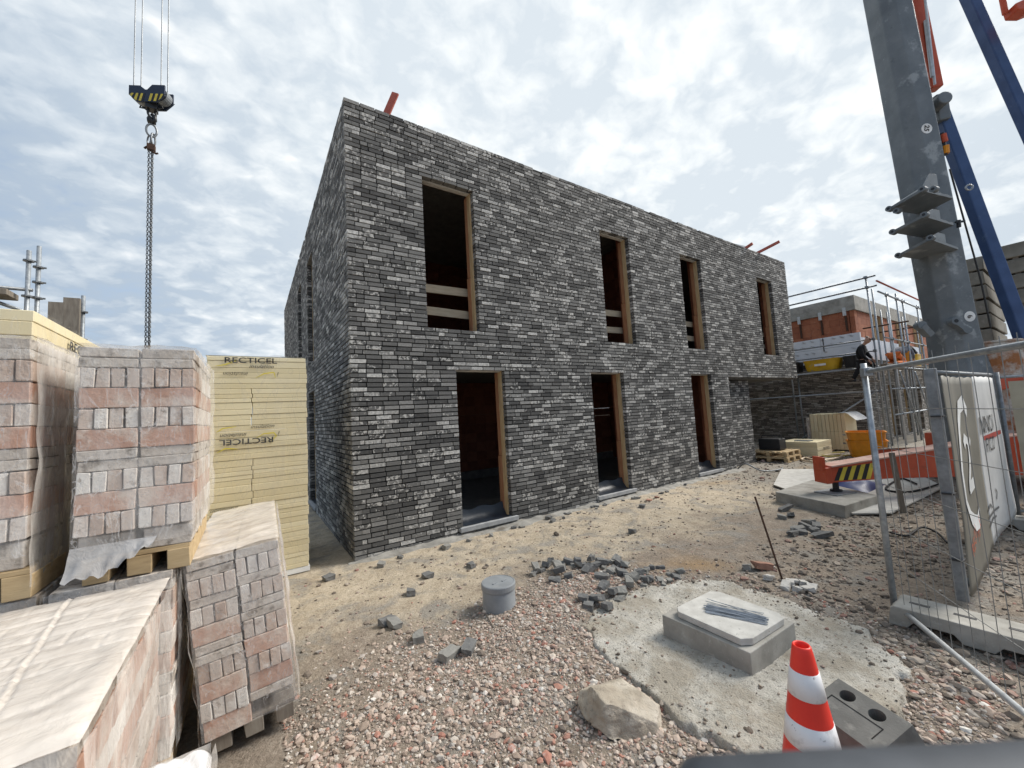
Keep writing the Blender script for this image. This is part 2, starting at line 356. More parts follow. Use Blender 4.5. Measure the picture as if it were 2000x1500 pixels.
sl = bpy.data.lights.new('sun', 'SUN'); sl.energy = 1.8; sl.angle = R(26); sl.color = (1, .95, .88)
so = bpy.data.objects.new('sun', sl); COL.objects.link(so); so.rotation_euler = SUN.to_track_quat('Z', 'Y').to_euler()
scene.view_settings.view_transform = 'Standard'; scene.view_settings.look = 'None'; scene.view_settings.gamma = 1.0
scene.view_settings.exposure = 1.55

# ------------------------------------------------------------------ ground
def pdist(x, y, P):
    ins = False; best = 9
    for i in range(len(P)):
        ax_, ay_ = P[i][0], P[i][1]; bx_, by_ = P[(i+1) % len(P)][0], P[(i+1) % len(P)][1]
        if (ay_ > y) != (by_ > y) and x < (bx_-ax_)*(y-ay_)/(by_-ay_)+ax_: ins = not ins
        ex_, ey_ = bx_-ax_, by_-ay_; t = max(0, min(1, ((x-ax_)*ex_+(y-ay_)*ey_)/(ex_*ex_+ey_*ey_)))
        best = min(best, math.hypot(x-ax_-ex_*t, y-ay_-ey_*t))
    return best if ins else -best
APRON = [gp(*p) for p in ((1130,1222),(1165,1185),(1240,1150),(1330,1132),(1430,1135),(1560,1180),(1690,1232),(1760,1300),(1770,1400),(1640,1500),(1540,1540),(1440,1478),(1380,1440),(1300,1390),(1215,1310))]
def apron_d(x, y):
    v = Vector((x, y, 0)); return pdist(x, y, APRON)+.07*mnoise.noise(v*3.1)+.035*mnoise.noise(v*9)+.016*mnoise.noise(v*27)
def apron_h(x, y):
    d = apron_d(x, y); v = Vector((x, y, 3))
    th = .014+.012*max(-1, min(1, (1.3-y)))            # thicker at the near rim, running out at the back
    k = max(0, min(1, d/.022+.2)); k = k*k*(3-2*k)
    h = .013*mnoise.noise(v*4)+.008*mnoise.noise(v*13)+.006*mnoise.noise(v*40)+.004*mnoise.noise(v*85)
    return -.05+(th+.05+h)*k
def ground_h(x, y):
    if not (-3 < x < 16 and -4 < y < 9): return 0.0
    v = Vector((x, y, 0))
    h = .020*mnoise.noise(v*1.1) + .014*mnoise.noise(v*3.3) + .007*mnoise.noise(v*9) + .004*mnoise.noise(v*23)
    k = 1.0
    h += .06*math.exp(-((x-2.6)**2/1.2+(y-3.0)**2/.35))        # the low heap of rubble behind the inspection pipe
    h += .05*math.exp(-((x-5.6)**2/3.0+(y-4.55)**2/.25))
    if 1.4 < x < 9.5 and 2.9 < y < 4.9:                          # two shallow wheel ruts along the house
        for yr, dp_ in ((3.55, .022), (4.35, .018)):
            yc = yr+.16*math.sin(x*.55+yr)+.05*mnoise.noise(Vector((x*1.5, yr, 0)))-.02*x
            e = (y-yc)/.13; h += (-dp_*math.exp(-e*e)+.010*math.exp(-(abs(e)-1.6)**2*2))*(.7+.5*mnoise.noise(Vector((x*5, y*2, 7))))*min(1, (x-1.4), (9.5-x))
    if 1.5 < x < 4.2 and .2 < y < 3.0:
        d = apron_d(x, y)
        if d > -.04: h = min(h, -.022) if d > .03 else h*(.03-d)/.07-.022*(d+.04)/.07
    if y > 4.9: k = max(0, 1-(y-4.9)/.5)
    return h*k - .012
def axis_pts(lo, hi, step, far):
    a = []; x = lo
    while x <= hi: a.append(x); x += step
    g = step; l = lo; left = []
    while l > -far: g *= 1.35; l -= g; left.append(l)
    g = step; r = a[-1]; right = []
    while r < far: g *= 1.35; r += g; right.append(r)
    return left[::-1]+a+right
gx = axis_pts(-.6, 9.5, .05, 900); gy = axis_pts(-.4, 5.6, .05, 900)
vs = [(x, y, ground_h(x, y)) for y in gy for x in gx]; nx = len(gx)
fs = [(j*nx+i, j*nx+i+1, (j+1)*nx+i+1, (j+1)*nx+i) for j in range(len(gy)-1) for i in range(nx-1)]
m_ground = bpy.data.materials.new('rubble_ground'); m_ground.use_nodes = True; nt = m_ground.node_tree
b = nt.nodes['Principled BSDF']; b.inputs['Roughness'].default_value = .95; b.inputs['Specular IOR Level'].default_value = .2
tc = _n(nt, 'ShaderNodeTexCoord'); vec = tc.outputs['Object']
sep = _n(nt, 'ShaderNodeSeparateXYZ'); nt.links.new(vec, sep.inputs[0]); X_, Y_ = sep.outputs[0], sep.outputs[1]
n1 = _noise(nt, vec, .9, 6, .6); n2 = _noise(nt, vec, 5, 7, .65); n3 = _noise(nt, vec, 40, 6, .7); n4 = _noise(nt, vec, 2.2, 7, .7, .6)
dirt = _ramp(nt, [(.28, (.15, .122, .095)), (.5, (.29, .24, .19)), (.72, (.45, .39, .32))]); nt.links.new(_math(nt, 'ADD', _math(nt, 'MULTIPLY', n2, .45), _math(nt, 'MULTIPLY', n3, .55)), dirt.inputs[0])
sand = _ramp(nt, [(.28, (.25, .20, .145)), (.46, (.46, .385, .285)), (.7, (.62, .54, .42))]); nt.links.new(_math(nt, 'ADD', _math(nt, 'MULTIPLY', n2, .55), _math(nt, 'MULTIPLY', n3, .45)), sand.inputs[0])
grey = _ramp(nt, [(.28, (.10, .094, .084)), (.5, (.24, .225, .20)), (.75, (.40, .38, .34))]); nt.links.new(_math(nt, 'ADD', _math(nt, 'MULTIPLY', n4, .5), _math(nt, 'MULTIPLY', n3, .5)), grey.inputs[0])
ys = _math(nt, 'ADD', Y_, _math(nt, 'MULTIPLY', _math(nt, 'SUBTRACT', n1, .5), 2.6))
ys = _math(nt, 'ADD', ys, _math(nt, 'MULTIPLY', X_, .07))
rs = _ramp(nt, [(0.335, 0), (.42, 1)]); nt.links.new(_math(nt, 'MULTIPLY', ys, .1), rs.inputs[0])
c = _mix(nt, rs.outputs[0], dirt.outputs[0], sand.outputs[0])
pg = _ramp(nt, [(.49, 0), (.60, .75)]); nt.links.new(n4, pg.inputs[0])
c = _mix(nt, pg.outputs[0], c, grey.outputs[0])
yo = _n(nt, 'ShaderNodeTexNoise'); yo.inputs['Scale'].default_value = .55; yo.inputs['Detail'].default_value = 5; nt.links.new(vec, yo.inputs['Vector'])
xr = _ramp(nt, [(.80, 0), (1.05, .75)]); nt.links.new(_math(nt, 'ADD', _math(nt, 'MULTIPLY', X_, .085), _math(nt, 'MULTIPLY', n1, .3)), xr.inputs[0])
c = _mix(nt, xr.outputs[0], c, grey.outputs[0])
br = _ramp(nt, [(.60, 0), (.70, .55)]); nt.links.new(yo.outputs['Fac'], br.inputs[0]); c = _mix(nt, br.outputs[0], c, (.36, .22, .09))
nt.links.new(c, b.inputs['Base Color'])
bh = _math(nt, 'ADD', _math(nt, 'MULTIPLY', _noise(nt, vec, 14, 9, .72), 1.6), _math(nt, 'MULTIPLY', _noise(nt, vec, 90, 4, .6), .35))
bp = _n(nt, 'ShaderNodeBump'); bp.inputs['Strength'].default_value = .9; bp.inputs['Distance'].default_value = .03
nt.links.new(bh, bp.inputs['Height']); nt.links.new(bp.outputs[0], b.inputs['Normal'])
g = MB(); g.add(vs, fs); tag(g.build('ground', m_ground, smooth=True), kind='structure')

# splash of lean concrete along the foot of the facade
m_strip = mat('spilled_mortar', [(0, (.15, .145, .13)), (.5, (.26, .25, .225)), (1, (.36, .345, .31))], nscale=6, bump=.6, bscale=60, patch=[((.12, .10, .075), 5, .52, .66, .8)])
mb = MB(); N = 150; vs = []
for i in range(N+1):
    x = 1.02+i*(10.8-1.02)/N; wd = (.17+.17*mnoise.noise(Vector((x*1.3, 5, 0)))+.09*mnoise.noise(Vector((x*6, 2, 0))))*min(1, (i+1)/8)
    for t in (0, .35, .75, 1.0):
        y = 5.50-(.04+wd)*t; hh = (.045*(1-t)**1.5)*(.8+.9*mnoise.noise(Vector((x*5, y*5, 1))))*min(1, (i+1)/8)+.006*mnoise.noise(Vector((x*20, y*20, 1))) 
        vs.append((x, y, max(ground_h(x, y), -.01)+(.003 if t < 1 else -.02)+hh))
fs = [(i*4+j, i*4+j+1, i*4+j+5, i*4+j+4) for i in range(N) for j in range(3)]
mb.add(vs, fs); tag(mb.build('mortar_strip', m_strip, smooth=True), kind='structure')

def apron_sheet(name, m):
    x0, x1, y0, y1, st = 1.5, 4.2, .2, 3.0, .014; nx = int((x1-x0)/st); ny = int((y1-y0)/st); vs = []
    for j in range(ny+1):
        for i in range(nx+1): x = x0+i*st; y = y0+j*st; vs.append((x, y, apron_h(x, y)))
    fs = []
    for j in range(ny):
        for i in range(nx):
            f = (j*(nx+1)+i, j*(nx+1)+i+1, (j+1)*(nx+1)+i+1, (j+1)*(nx+1)+i)
            if max(vs[q][2] for q in f) > -.045: fs.append(f)
    mb = MB(); mb.add(vs, fs); return tag(mb.build(name, m, smooth=True), kind='structure')
m_pour = mat('rough_poured_concrete', [(0, (.29, .265, .22)), (.45, (.45, .425, .37)), (1, (.62, .595, .54))], nscale=5, detail=8, bump=1.0, bscale=85, bdist=.014,
             patch=[((.13, .12, .10), 48, .56, .64, .75), ((.62, .60, .55), 62, .58, .66, .7), ((.30, .26, .20), 2.6, .45, .60, .75)])
apron_sheet('concrete_apron', m_pour)

# ------------------------------------------------------------------ loose stones (uncountable rubble)
m_stone = mat('rubble_stone', [(0, (.14, .12, .10)), (.16, (.27, .21, .165)), (.34, (.38, .30, .245)), (.5, (.47, .38, .31)), (.64, (.34, .315, .285)), (.78, (.55, .485, .41)), (.86, (.36, .215, .165)), (.915, (.36, .165, .12)), (.95, (.62, .585, .53)), (1, (.68, .66, .61))],
              island=.93, nscale=20, bump=.4, bscale=120, rough=.9)
m_stone_b = mat('brown_rubble_stone', [(0, (.085, .07, .055)), (.3, (.185, .15, .118)), (.6, (.27, .225, .18)), (.82, (.36, .31, .255)), (.93, (.25, .13, .10)), (1, (.58, .54, .48))],
              island=.93, nscale=20, bump=.4, bscale=120, rough=.9)
ico = bmesh.new(); bmesh.ops.create_icosphere(ico, subdivisions=1, radius=1)
ICO_V = [v.co.copy() for v in ico.verts]; ICO_F = [tuple(v.index for v in f.verts) for f in ico.faces]; ico.free()
VARS = []
for k in range(24):
    r3 = random.Random(k); sx, sy, sz = r3.uniform(.8, 1.4), r3.uniform(.6, 1.0), r3.uniform(.4, .75)
    pl = [(Vector((r3.gauss(0,1), r3.gauss(0,1), r3.gauss(0,1))).normalized(), r3.uniform(.55, .85)) for _ in range(7)]
    vv = []
    for v in ICO_V:
        p = v*r3.uniform(.88, 1.12)
        for nrm_, d_ in pl:
            e = p.dot(nrm_)-d_
            if e > 0: p = p-nrm_*e
        vv.append(Vector((p.x*sx, p.y*sy, p.z*sz)))
    VARS.append(vv)
def stone(mb, x, y, z, s, tilt=.35):
    vv = rnd.choice(VARS); M_ = Matrix.Rotation(rnd.uniform(0, 6.28), 3, 'Z') @ Matrix.Rotation(rnd.gauss(0, tilt), 3, 'X')
    mb.add([(M_ @ v)*s+Vector((x, y, z+s*.18)) for v in vv], ICO_F)
apron_c = gp(1450, 1300)
def in_apron(x, y):
    return 1.5 < x < 4.2 and .2 < y < 3.0 and apron_d(x, y) > .05*rnd.random()
gm = MB(); gb = MB(); cnt = 0
while cnt < 33000:
    x = rnd.uniform(.15, 5.2); y = rnd.uniform(.45, 3.95)
    n_ = mnoise.noise(Vector((x*1.3, y*1.3, 4)))
    dn = .95-max(0, (y+.07*x-2.75+n_*.6))*1.15+n_*.35-max(0, x-2.9)*.75-max(0, .9-x)*.25
    dn += .5*math.exp(-((x-2.6)**2/.9+(y-3.05)**2/.22))
    if in_apron(x, y) or rnd.random() > max(.015, dn): continue
    cnt += 1
    s = min(.033, .0045+rnd.expovariate(1/.0047)); stone(gm, x, y, ground_h(x, y), s)
cnt = 0
while cnt < 7500:
    x = rnd.uniform(2.9, 9.5); y = rnd.uniform(-.2, 3.0)
    n_ = mnoise.noise(Vector((x*.9, y*.9, 9)))
    if in_apron(x, y) or rnd.random() > .55-max(0, y-1.9+n_)*.9+n_*.6 : continue
    cnt += 1; s = min(.045, .006+rnd.expovariate(1/.009)); stone(gb, x, y, ground_h(x, y), s, .25)
for _ in range(1500):
    x = rnd.uniform(.3, 11); y = rnd.uniform(3.0, 5.3); stone(gb, x, y, ground_h(x, y), .006+rnd.expovariate(1/.007), .2)
for _ in range(1400):
    x = rnd.uniform(9, 17); y = rnd.uniform(1.5, 8); stone(gb, x, y, ground_h(x, y), .012+rnd.expovariate(1/.014), .2)
for _ in range(5000):          # crumbs lying on the apron
    x = rnd.uniform(1.6, 4.0); y = rnd.uniform(.4, 2.8); d = apron_d(x, y)
    if d > .0 and rnd.random() < .10+.9*math.exp(-d/.10): stone(gb, x, y, apron_h(x, y), .004+rnd.expovariate(1/.004), .3)
tag(gm.build('gravel', m_stone), kind='stuff'); tag(gb.build('rubble', m_stone_b), kind='stuff')

# ------------------------------------------------------------------ brick walls
CH = 0.0642; BH = 0.0492
def wall_bricks(mb, F, u0, u1, z0, n, ops, odd0=0.0, odd1=0.0, depth=.1, jit=.0016, seed=1, minus=None, ch=CH, bh=BH):
    """courses of separate bricks; F(u, d, z) puts them in the wall, ops are the openings"""
    r = random.Random(seed)
    for k in range(n):
        za = z0+k*ch; zm = za+bh/2
        a0 = u0+(odd0 if k % 2 else 0); a1 = u1-(odd1 if k % 2 else 0)
        segs = [(a0, a1)]
        for (oa, ob, oz0, oz1) in ops:
            if oz0 <= zm <= oz1:
                ns = []
                for s0, s1 in segs:
                    if ob <= s0 or oa >= s1: ns.append((s0, s1)); continue
                    if oa-s0 > .02: ns.append((s0, oa))
                    if s1-ob > .02: ns.append((ob, s1))
                segs = ns
        for s0, s1 in segs:
            u = s0; first = True
            while u < s1-.001:
                L = .215 if r.random() < .86 else .105
                if first and (k % 2): L = .102
                if first and r.random() < .45: L = r.choice((.06, .10, .155))
                first = False
                e = u+L
                if s1-e < .07: e = s1
                p = r.uniform(-.003, .0035); dz = r.uniform(-.0022, .0022)-(.0675*.5 if k == n-1 and r.random() < .0 else 0)
                if k == n-1 and n > 60 and r.random() < .04: u = e; continue
                ua, ub = u+(.0062 if u > s0 else 0), e-(.0062 if e < s1 else 0)
                vs = []
                for zz in (za+dz, za+bh+dz):
                    for uu, dd in ((ua, p), (ub, p), (ub, depth), (ua, depth)):
                        vs.append(F(uu+r.uniform(-jit, jit), dd+(r.uniform(-jit, jit) if dd == p else 0), zz+r.uniform(-jit, jit)))
                mb.add(vs, [(4,5,6,7),(0,1,5,4),(3,0,4,7),(1,2,6,5),(0,3,2,1)])
                u = e
def rect_minus(u0, u1, z0, z1, ops, grow=0.0):
    us = sorted({u0, u1} | {min(max(v, u0), u1) for o in ops for v in (o[0]-grow, o[1]+grow)})
    zs = sorted({z0, z1} | {min(max(v, z0), z1) for o in ops for v in (o[2]-grow, o[3]+grow)})
    out_ = []
    for a, bb in zip(us, us[1:]):
        run = None
        for c0, c1 in zip(zs, zs[1:]):
            cu, cz = (a+bb)/2, (c0+c1)/2
            hole = any(o[0]-grow < cu < o[1]+grow and o[2]-grow < cz < o[3]+grow for o in ops)
            if hole:
                if run: out_.append((a, bb, *run)); run = None
            else: run = (run[0], c1) if run else (c0, c1)
        if run: out_.append((a, bb, *run))
    return out_
def leaf(mb, F, u0, u1, z0, z1, ops, d0, d1, grow=0.0):
    for a, bb, c0, c1 in rect_minus(u0, u1, z0, z1, ops, grow):
        vs = [F(u, d, z) for z in (c0, c1) for u, d in ((a, d0), (bb, d0), (bb, d1), (a, d1))]
        mb.add(vs, [(0,3,2,1),(4,5,6,7),(0,1,5,4),(2,3,7,6),(3,0,4,7),(1,2,6,5)])

BX0, BX1, BY0, BY1 = 1.10, 14.95, 5.48, 17.4
NC = 99; ZT = NC*CH-.01      # 6.335
zc_ = lambda z: round(z/CH)*CH-.005
bld = thing('brick_house', (BX0, BY0, 0), 'large unfinished two storey house of dark grey brick with empty window openings', 'house')
wins_up = [(2.21, 3.10), (6.08, 6.98), (8.90, 9.80), (12.82, 13.80)]
doors = [(2.64, 3.53), (5.53, 6.48), (8.90, 9.80)]
ZW0, ZW1, ZD0, ZD1, ZC = zc_(3.17), zc_(5.5), zc_(.10), zc_(2.52), zc_(2.42)
opsF = [(a, b_, ZW0, ZW1) for a, b_ in wins_up]+[(a, b_, ZD0, ZD1) for a, b_ in doors]
opsL = [(9.06, 9.98, ZW0, ZW1), (11.28, 12.12, ZW0, ZW1), (9.06, 9.98, ZD0, ZD1)]
FF = lambda u, d, z: (u, BY0+d, z)
FL = lambda u, d, z: (BX0+d, u, z)
GX1 = 10.62                   # the ground floor stops here; the upper floor carries on over the porch
porch = (GX1, BX1+.01, -1, ZC)
mb = MB()
wall_bricks(mb, FF, BX0, BX1, -.13, NC+2, opsF+[porch], odd0=.102, seed=11)
mb.build('front_wall', m_brick, bld)
mb = MB()
wall_bricks(mb, lambda u, d, z: (BX0+d, u, z), BY0+.102, BY1, -.13, NC+2, opsL, seed=12)
for k in range(NC+2):         # quoins: the corner bricks of the side wall's long courses
    if k % 2:
        za = -.13+k*CH
        vs = [FL(u+rnd.uniform(-.001, .001), d, z) for z in (za, za+BH) for u, d in ((BY0, 0), (BY0+.098, 0), (BY0+.098, .099), (BY0, .099))]
        mb.add(vs, [(0,3,2,1),(4,5,6,7),(0,1,5,4),(2,3,7,6),(3,0,4,7),(1,2,6,5)])
mb.build('side_wall', m_brick, bld)
mb = MB()
wall_bricks(mb, lambda u, d, z: (u, 5.76+d, z), GX1-.05, 12.25, -.13, int((ZC+.09)/CH), [], seed=13)
mb.build('porch_wall', m_brick, bld)
mb = MB()                     # mortar behind the bricks
leaf(mb, FF, BX0+.024, BX1-.012, -.15, ZT-.01, opsF+[porch], .024, .094, .01)
leaf(mb, FL, BY0+.1, BY1-.01, -.15, ZT-.012, opsL, .024, .0935, .01)
leaf(mb, lambda u, d, z: (u, 5.76+d, z), GX1-.04, 12.235, -.15, ZC-.06, [], .012, .094)
mb.build('mortar_joints', m_mortar, bld)
mb = MB()                     # inner leaf of terracotta blocks, laid as courses
def block_leaf(mb, F, u0, u1, z0, z1, ops, d0, d1, seed):
    r = random.Random(seed); z = z0; k = 0
    while z < z1-.01:
        zz = min(z+.249, z1); segs = rect_minus(u0, u1, z, zz, ops)
        for a, bb, c0, c1 in segs:
            u = a
            if bb-a < .02: continue
            nb = max(1, round((bb-a)/.3)); L = (bb-a)/nb
            for i in range(nb):
                p = r.uniform(-.003, .003)
                vs = [F(q, d, t) for t in (c0+.002, c1-.002) for q, d in ((a+i*L+.002, d0+p), (a+(i+1)*L-.002, d0+p), (a+(i+1)*L-.002, d1), (a+i*L+.002, d1))]
                mb.add(vs, [(0,3,2,1),(4,5,6,7),(0,1,5,4),(2,3,7,6),(3,0,4,7),(1,2,6,5)])
        z = zz; k += 1
inF = [(a-.06, b_+.06, z0, z1+.12) for a, b_, z0, z1 in opsF]; 
inL = [(a-.06, b_+.06, z0, z1+.12) for a, b_, z0, z1 in opsL]
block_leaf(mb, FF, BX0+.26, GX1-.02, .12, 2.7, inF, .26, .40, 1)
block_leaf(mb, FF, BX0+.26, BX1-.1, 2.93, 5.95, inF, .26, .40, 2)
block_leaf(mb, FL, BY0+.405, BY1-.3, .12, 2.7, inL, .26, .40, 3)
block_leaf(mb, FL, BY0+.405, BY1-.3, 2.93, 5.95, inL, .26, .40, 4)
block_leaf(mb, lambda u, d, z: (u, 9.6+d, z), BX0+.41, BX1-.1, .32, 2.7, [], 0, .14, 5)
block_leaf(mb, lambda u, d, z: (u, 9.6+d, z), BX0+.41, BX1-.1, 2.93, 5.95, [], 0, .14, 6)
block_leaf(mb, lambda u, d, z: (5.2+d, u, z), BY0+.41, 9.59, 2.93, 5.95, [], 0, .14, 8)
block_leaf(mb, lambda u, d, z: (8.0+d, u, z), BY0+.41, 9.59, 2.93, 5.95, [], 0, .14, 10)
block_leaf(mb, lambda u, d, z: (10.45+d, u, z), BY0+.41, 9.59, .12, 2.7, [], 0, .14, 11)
mb.build('inner_wall', m_terra_shade, bld)
mb = MB()
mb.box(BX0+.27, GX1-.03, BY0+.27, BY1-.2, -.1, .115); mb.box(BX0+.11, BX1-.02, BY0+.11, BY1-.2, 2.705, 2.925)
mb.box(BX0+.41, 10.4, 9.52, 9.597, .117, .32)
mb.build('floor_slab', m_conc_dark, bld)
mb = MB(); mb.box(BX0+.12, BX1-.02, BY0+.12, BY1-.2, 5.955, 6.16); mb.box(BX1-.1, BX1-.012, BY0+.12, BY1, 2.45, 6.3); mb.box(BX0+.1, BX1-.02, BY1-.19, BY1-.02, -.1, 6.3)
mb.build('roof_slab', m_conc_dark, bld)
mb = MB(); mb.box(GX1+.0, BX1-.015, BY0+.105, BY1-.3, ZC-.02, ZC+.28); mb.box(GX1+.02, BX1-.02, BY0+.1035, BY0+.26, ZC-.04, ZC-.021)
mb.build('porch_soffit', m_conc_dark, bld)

def opening(F, a, b_, z0, z1, kind, sd):
    r = random.Random(sd); wd = b_-a
    fr = MB()                 # the lining of rough timber round the opening
    def pb(u0, u1, d0, d1, c0, c1, mi):
        vs = [F(u, d, z) for z in (c0, c1) for u, d in ((u0, d0), (u1, d0), (u1, d1), (u0, d1))]
        fr.add(vs, [(0,3,2,1),(4,5,6,7),(0,1,5,4),(2,3,7,6),(3,0,4,7),(1,2,6,5)], mi)
    pb(b_-.022, b_+.03, .104, .19, z0+.0, z1+.02, 0)
    pb(b_-.030, b_+.02, .197, .30, z0+.01, z0+(z1-z0)*.40, 1); pb(b_-.024, b_+.02, .20, .285, z0+(z1-z0)*.405, z1-.02, 1)
    pb(a-.03, a+.012, .105, .19, z0, z1+.02, 0)
    pb(a+.013, b_-.023, .106, .1895, z1-.012, z1+.02, 2)
    w_ = fr.build('window_frame' if kind == 'win' else 'door_frame', [m_wood, m_wood_red, m_conc_light], bld)
    if kind == 'win':
        for zz in (.30, .68) if sd % 7 else (.30, .70):
            g_ = MB(); t = r.uniform(-.012, .012)
            vs = [F(u, d, z0+zz+q+(t if u > a+.1 else -t)) for q in (0, .135) for u, d in ((a-.10, .405), (b_+.08, .405), (b_+.08, .435), (a-.10, .435))]
            g_.add(vs, [(0,3,2,1),(4,5,6,7),(0,1,5,4),(2,3,7,6),(3,0,4,7),(1,2,6,5)]); g_.build('guard_board', m_wood_h, w_)
    else:
        s_ = MB(); vs = [F(u, d, z) for z in (z0-.075, z0-.006) for u, d in ((a-.05, -.035), (b_+.10, -.035), (b_+.10, .24), (a-.05, .24))]
        s_.add(vs, [(0,3,2,1),(4,5,6,7),(0,1,5,4),(2,3,7,6),(3,0,4,7),(1,2,6,5)]); s_.build('door_sill', m_bluestone, bld, bevel=.006)
        d_ = MB(); n = 14; vs = []
        for i in range(n+1):
            u = a+.02+(wd-.055)*i/n
            for j, (dd, zz) in enumerate(((.02, .001), (.13, .012), (.21, .10), (.235, .19))):
                vs.append(F(u, dd+r.uniform(-.008, .008), z0+zz*(1+.08*math.sin(i*.9+sd))+r.uniform(0, .004)))
        d_.add(vs, [(i*4+j, (i+1)*4+j, (i+1)*4+j+1, i*4+j+1) for i in range(n) for j in range(3)]); d_.build('damp_proof_sheet', m_membrane, bld, smooth=True)
for i, (a, b_) in enumerate(wins_up): opening(FF, a, b_, ZW0, ZW1, 'win', i+1)
for i, (a, b_) in enumerate(doors): opening(FF, a, b_, ZD0, ZD1, 'door', i+20)
for i, o_ in enumerate(opsL[:2]): opening(FL, *o_, 'win', i+40)
opening(FL, *opsL[2], 'door', 50)

def plank(name, p0, p1, w_, h_, m, label, cat, group=None):
    e = thing(name, tuple(p0), label, cat, group); mb = MB(); mb.beam(p0, p1, w_, h_); mb.build('board', m, e, bevel=.004); return e
plank('red_board', (1.63, BY0+.16, 6.14), (1.84, BY0-.02, 6.70), .03, .11, m_redboard, 'short red board leaning up over the parapet near the left corner of the house', 'board')
plank('red_board', (12.5, BY0+.42, 6.27), (12.45, BY0-.16, 6.43), .05, .08, m_redboard, 'shorter of the two red boards sticking out over the far end of the parapet', 'board')
plank('red_board', (13.22, BY0+.62, 6.27), (13.42, BY0-.50, 6.55), .05, .08, m_redboard, 'longest red board, rightmost over the parapet of the brick house', 'board')
lad = thing('ladder', (11, BY0+.6, 6.2), 'pale aluminium ladder lying along the roof edge behind the red boards', 'ladder')
for y_, nm in ((.42, 0), (.78, 0)):
    mb = MB(); mb.beam((9.9, BY0+y_, 6.42), (12.75, BY0+y_-.25, 6.50), .03, .07); mb.build('ladder_stile', m_rail_lt, lad)
for i in range(10): mb = MB(); t = i/9; mb.cyl((10+2.6*t, BY0+.42-.24*t, 6.425+.07*t), (10+2.6*t, BY0+.78-.24*t, 6.425+.07*t), .012, n=6); mb.build('ladder_rung', m_rail_lt, lad)

# ------------------------------------------------------------------ brick packs on pallets
PB = [m_pb_pale, m_pb_red, m_pb_grey]
SEQ = {'S': (.05, 2), 'H': (.10, 0), 'F': (.10, 1)}
def pack_bricks(mb, x0, nc, y0, L, ztop, seqs, seed, cw=.215):
    """columns of bricks, read from the top down: S bed bricks, H ends towards us, F faces towards us"""
    r = random.Random(seed); zmin = ztop
    for c_ in range(nc):
        z = ztop; seq = seqs[c_ % len(seqs)]
        for ch_ in seq:
            h, mi = SEQ[ch_]; z1 = z; z0 = z-h; z = z0
            dx, dy = {'S': (cw, .105), 'H': (cw/4, .215), 'F': (cw, .0525)}[ch_]
            ny = int(L/dy+.5); sh = r.uniform(-.004, .004)
            for j in range(ny):
                yy0 = y0+j*L/ny; yy1 = y0+(j+1)*L/ny
                for i in range(int(cw/dx+.5)):
                    xx = x0+c_*(cw+.004)+i*dx
                    edge = (j == 0 or j == ny-1)
                    p = r.uniform(-.005, .005) if edge else 0; q = r.uniform(-.003, .003)
                    g_ = .0028
                    mb.box(xx+g_+sh, xx+dx-g_+sh, yy0+g_+(p if j == 0 else 0), yy1-g_+(p if j == ny-1 else 0), z0+g_, z1-g_*.4+q*.3, jit=.0028, mi=mi)
        zmin = min(zmin, z)
    return zmin
def wrap(name, x0, x1, y0, y1, z0, z1, m, parent, sides='lrft', amp=.006, seed=0, nz=26, ny=40, sag=.0, off=.008, ragged=.03):
    """a skin of stretch film close round the pack; the lower rim is torn"""
    mb = MB(); S = Vector((seed*3.1, seed*1.7, seed))
    def disp(p, nrm):
        a = mnoise.noise(p*9+S)*amp+mnoise.noise(Vector((p.x*22, p.y*22, p.z*3))+S)*amp*.8+abs(mnoise.noise(p*4+S*2))*amp*1.5
        return p+nrm*(off+a)
    def grid(fn, nu, nv, nrm):
        vs = [disp(fn(i/nu, j/nv), nrm) for j in range(nv+1) for i in range(nu+1)]
        mb.add(vs, [(j*(nu+1)+i, j*(nu+1)+i+1, (j+1)*(nu+1)+i+1, (j+1)*(nu+1)+i) for j in range(nv) for i in range(nu)])
    def zz(u, v): 
        lo = z0+ragged*mnoise.noise(Vector((u*7, seed, 0)))
        return lo+(z1-lo)*v
    nxx = max(8, int((x1-x0)/.03)); nyy = max(10, int((y1-y0)/.03))
    if 'f' in sides: grid(lambda u, v: Vector((x0+(x1-x0)*u, y0, zz(u, v))), nxx, nz, Vector((0,-1,0)))
    if 'k' in sides: grid(lambda u, v: Vector((x1+(x0-x1)*u, y1, zz(u, v))), nxx, nz, Vector((0,1,0)))
    if 'r' in sides: grid(lambda u, v: Vector((x1, y0+(y1-y0)*u, zz(u+3, v))), nyy, nz, Vector((1,0,0)))
    if 'l' in sides: grid(lambda u, v: Vector((x0, y1+(y0-y1)*u, zz(u+5, v))), nyy, nz, Vector((-1,0,0)))
    if 't' in sides: grid(lambda u, v: Vector((x0+(x1-x0)*u, y0+(y1-y0)*v, z1)), nxx, nyy, Vector((0,0,1)))
    return mb.build(name, m, parent, smooth=True)
def pallet_part(parent, x0, x1, y0, y1, z0, h=.10, name='pallet', m=None):
    mb = MB(); r = random.Random(int(x0*99))
    n = max(4, int((y1-y0)/.14)); bw = (y1-y0)/n
    for i in range(n): mb.box(x0+r.uniform(-.012, .012), x1+r.uniform(-.012, .012), y0+i*bw+.008, y0+i*bw+bw*.72, z0+h-.022, z0+h, jit=.002)
    for q in (0, .5, 1):
        xc = x0+.05+(x1-x0-.1)*q; mb.box(xc-.045, xc+.045, y0+.004, y1-.004, z0+.0, z0+h-.0235, jit=.003)
    return mb.build(name, m or m_pallet, parent, bevel=.003)
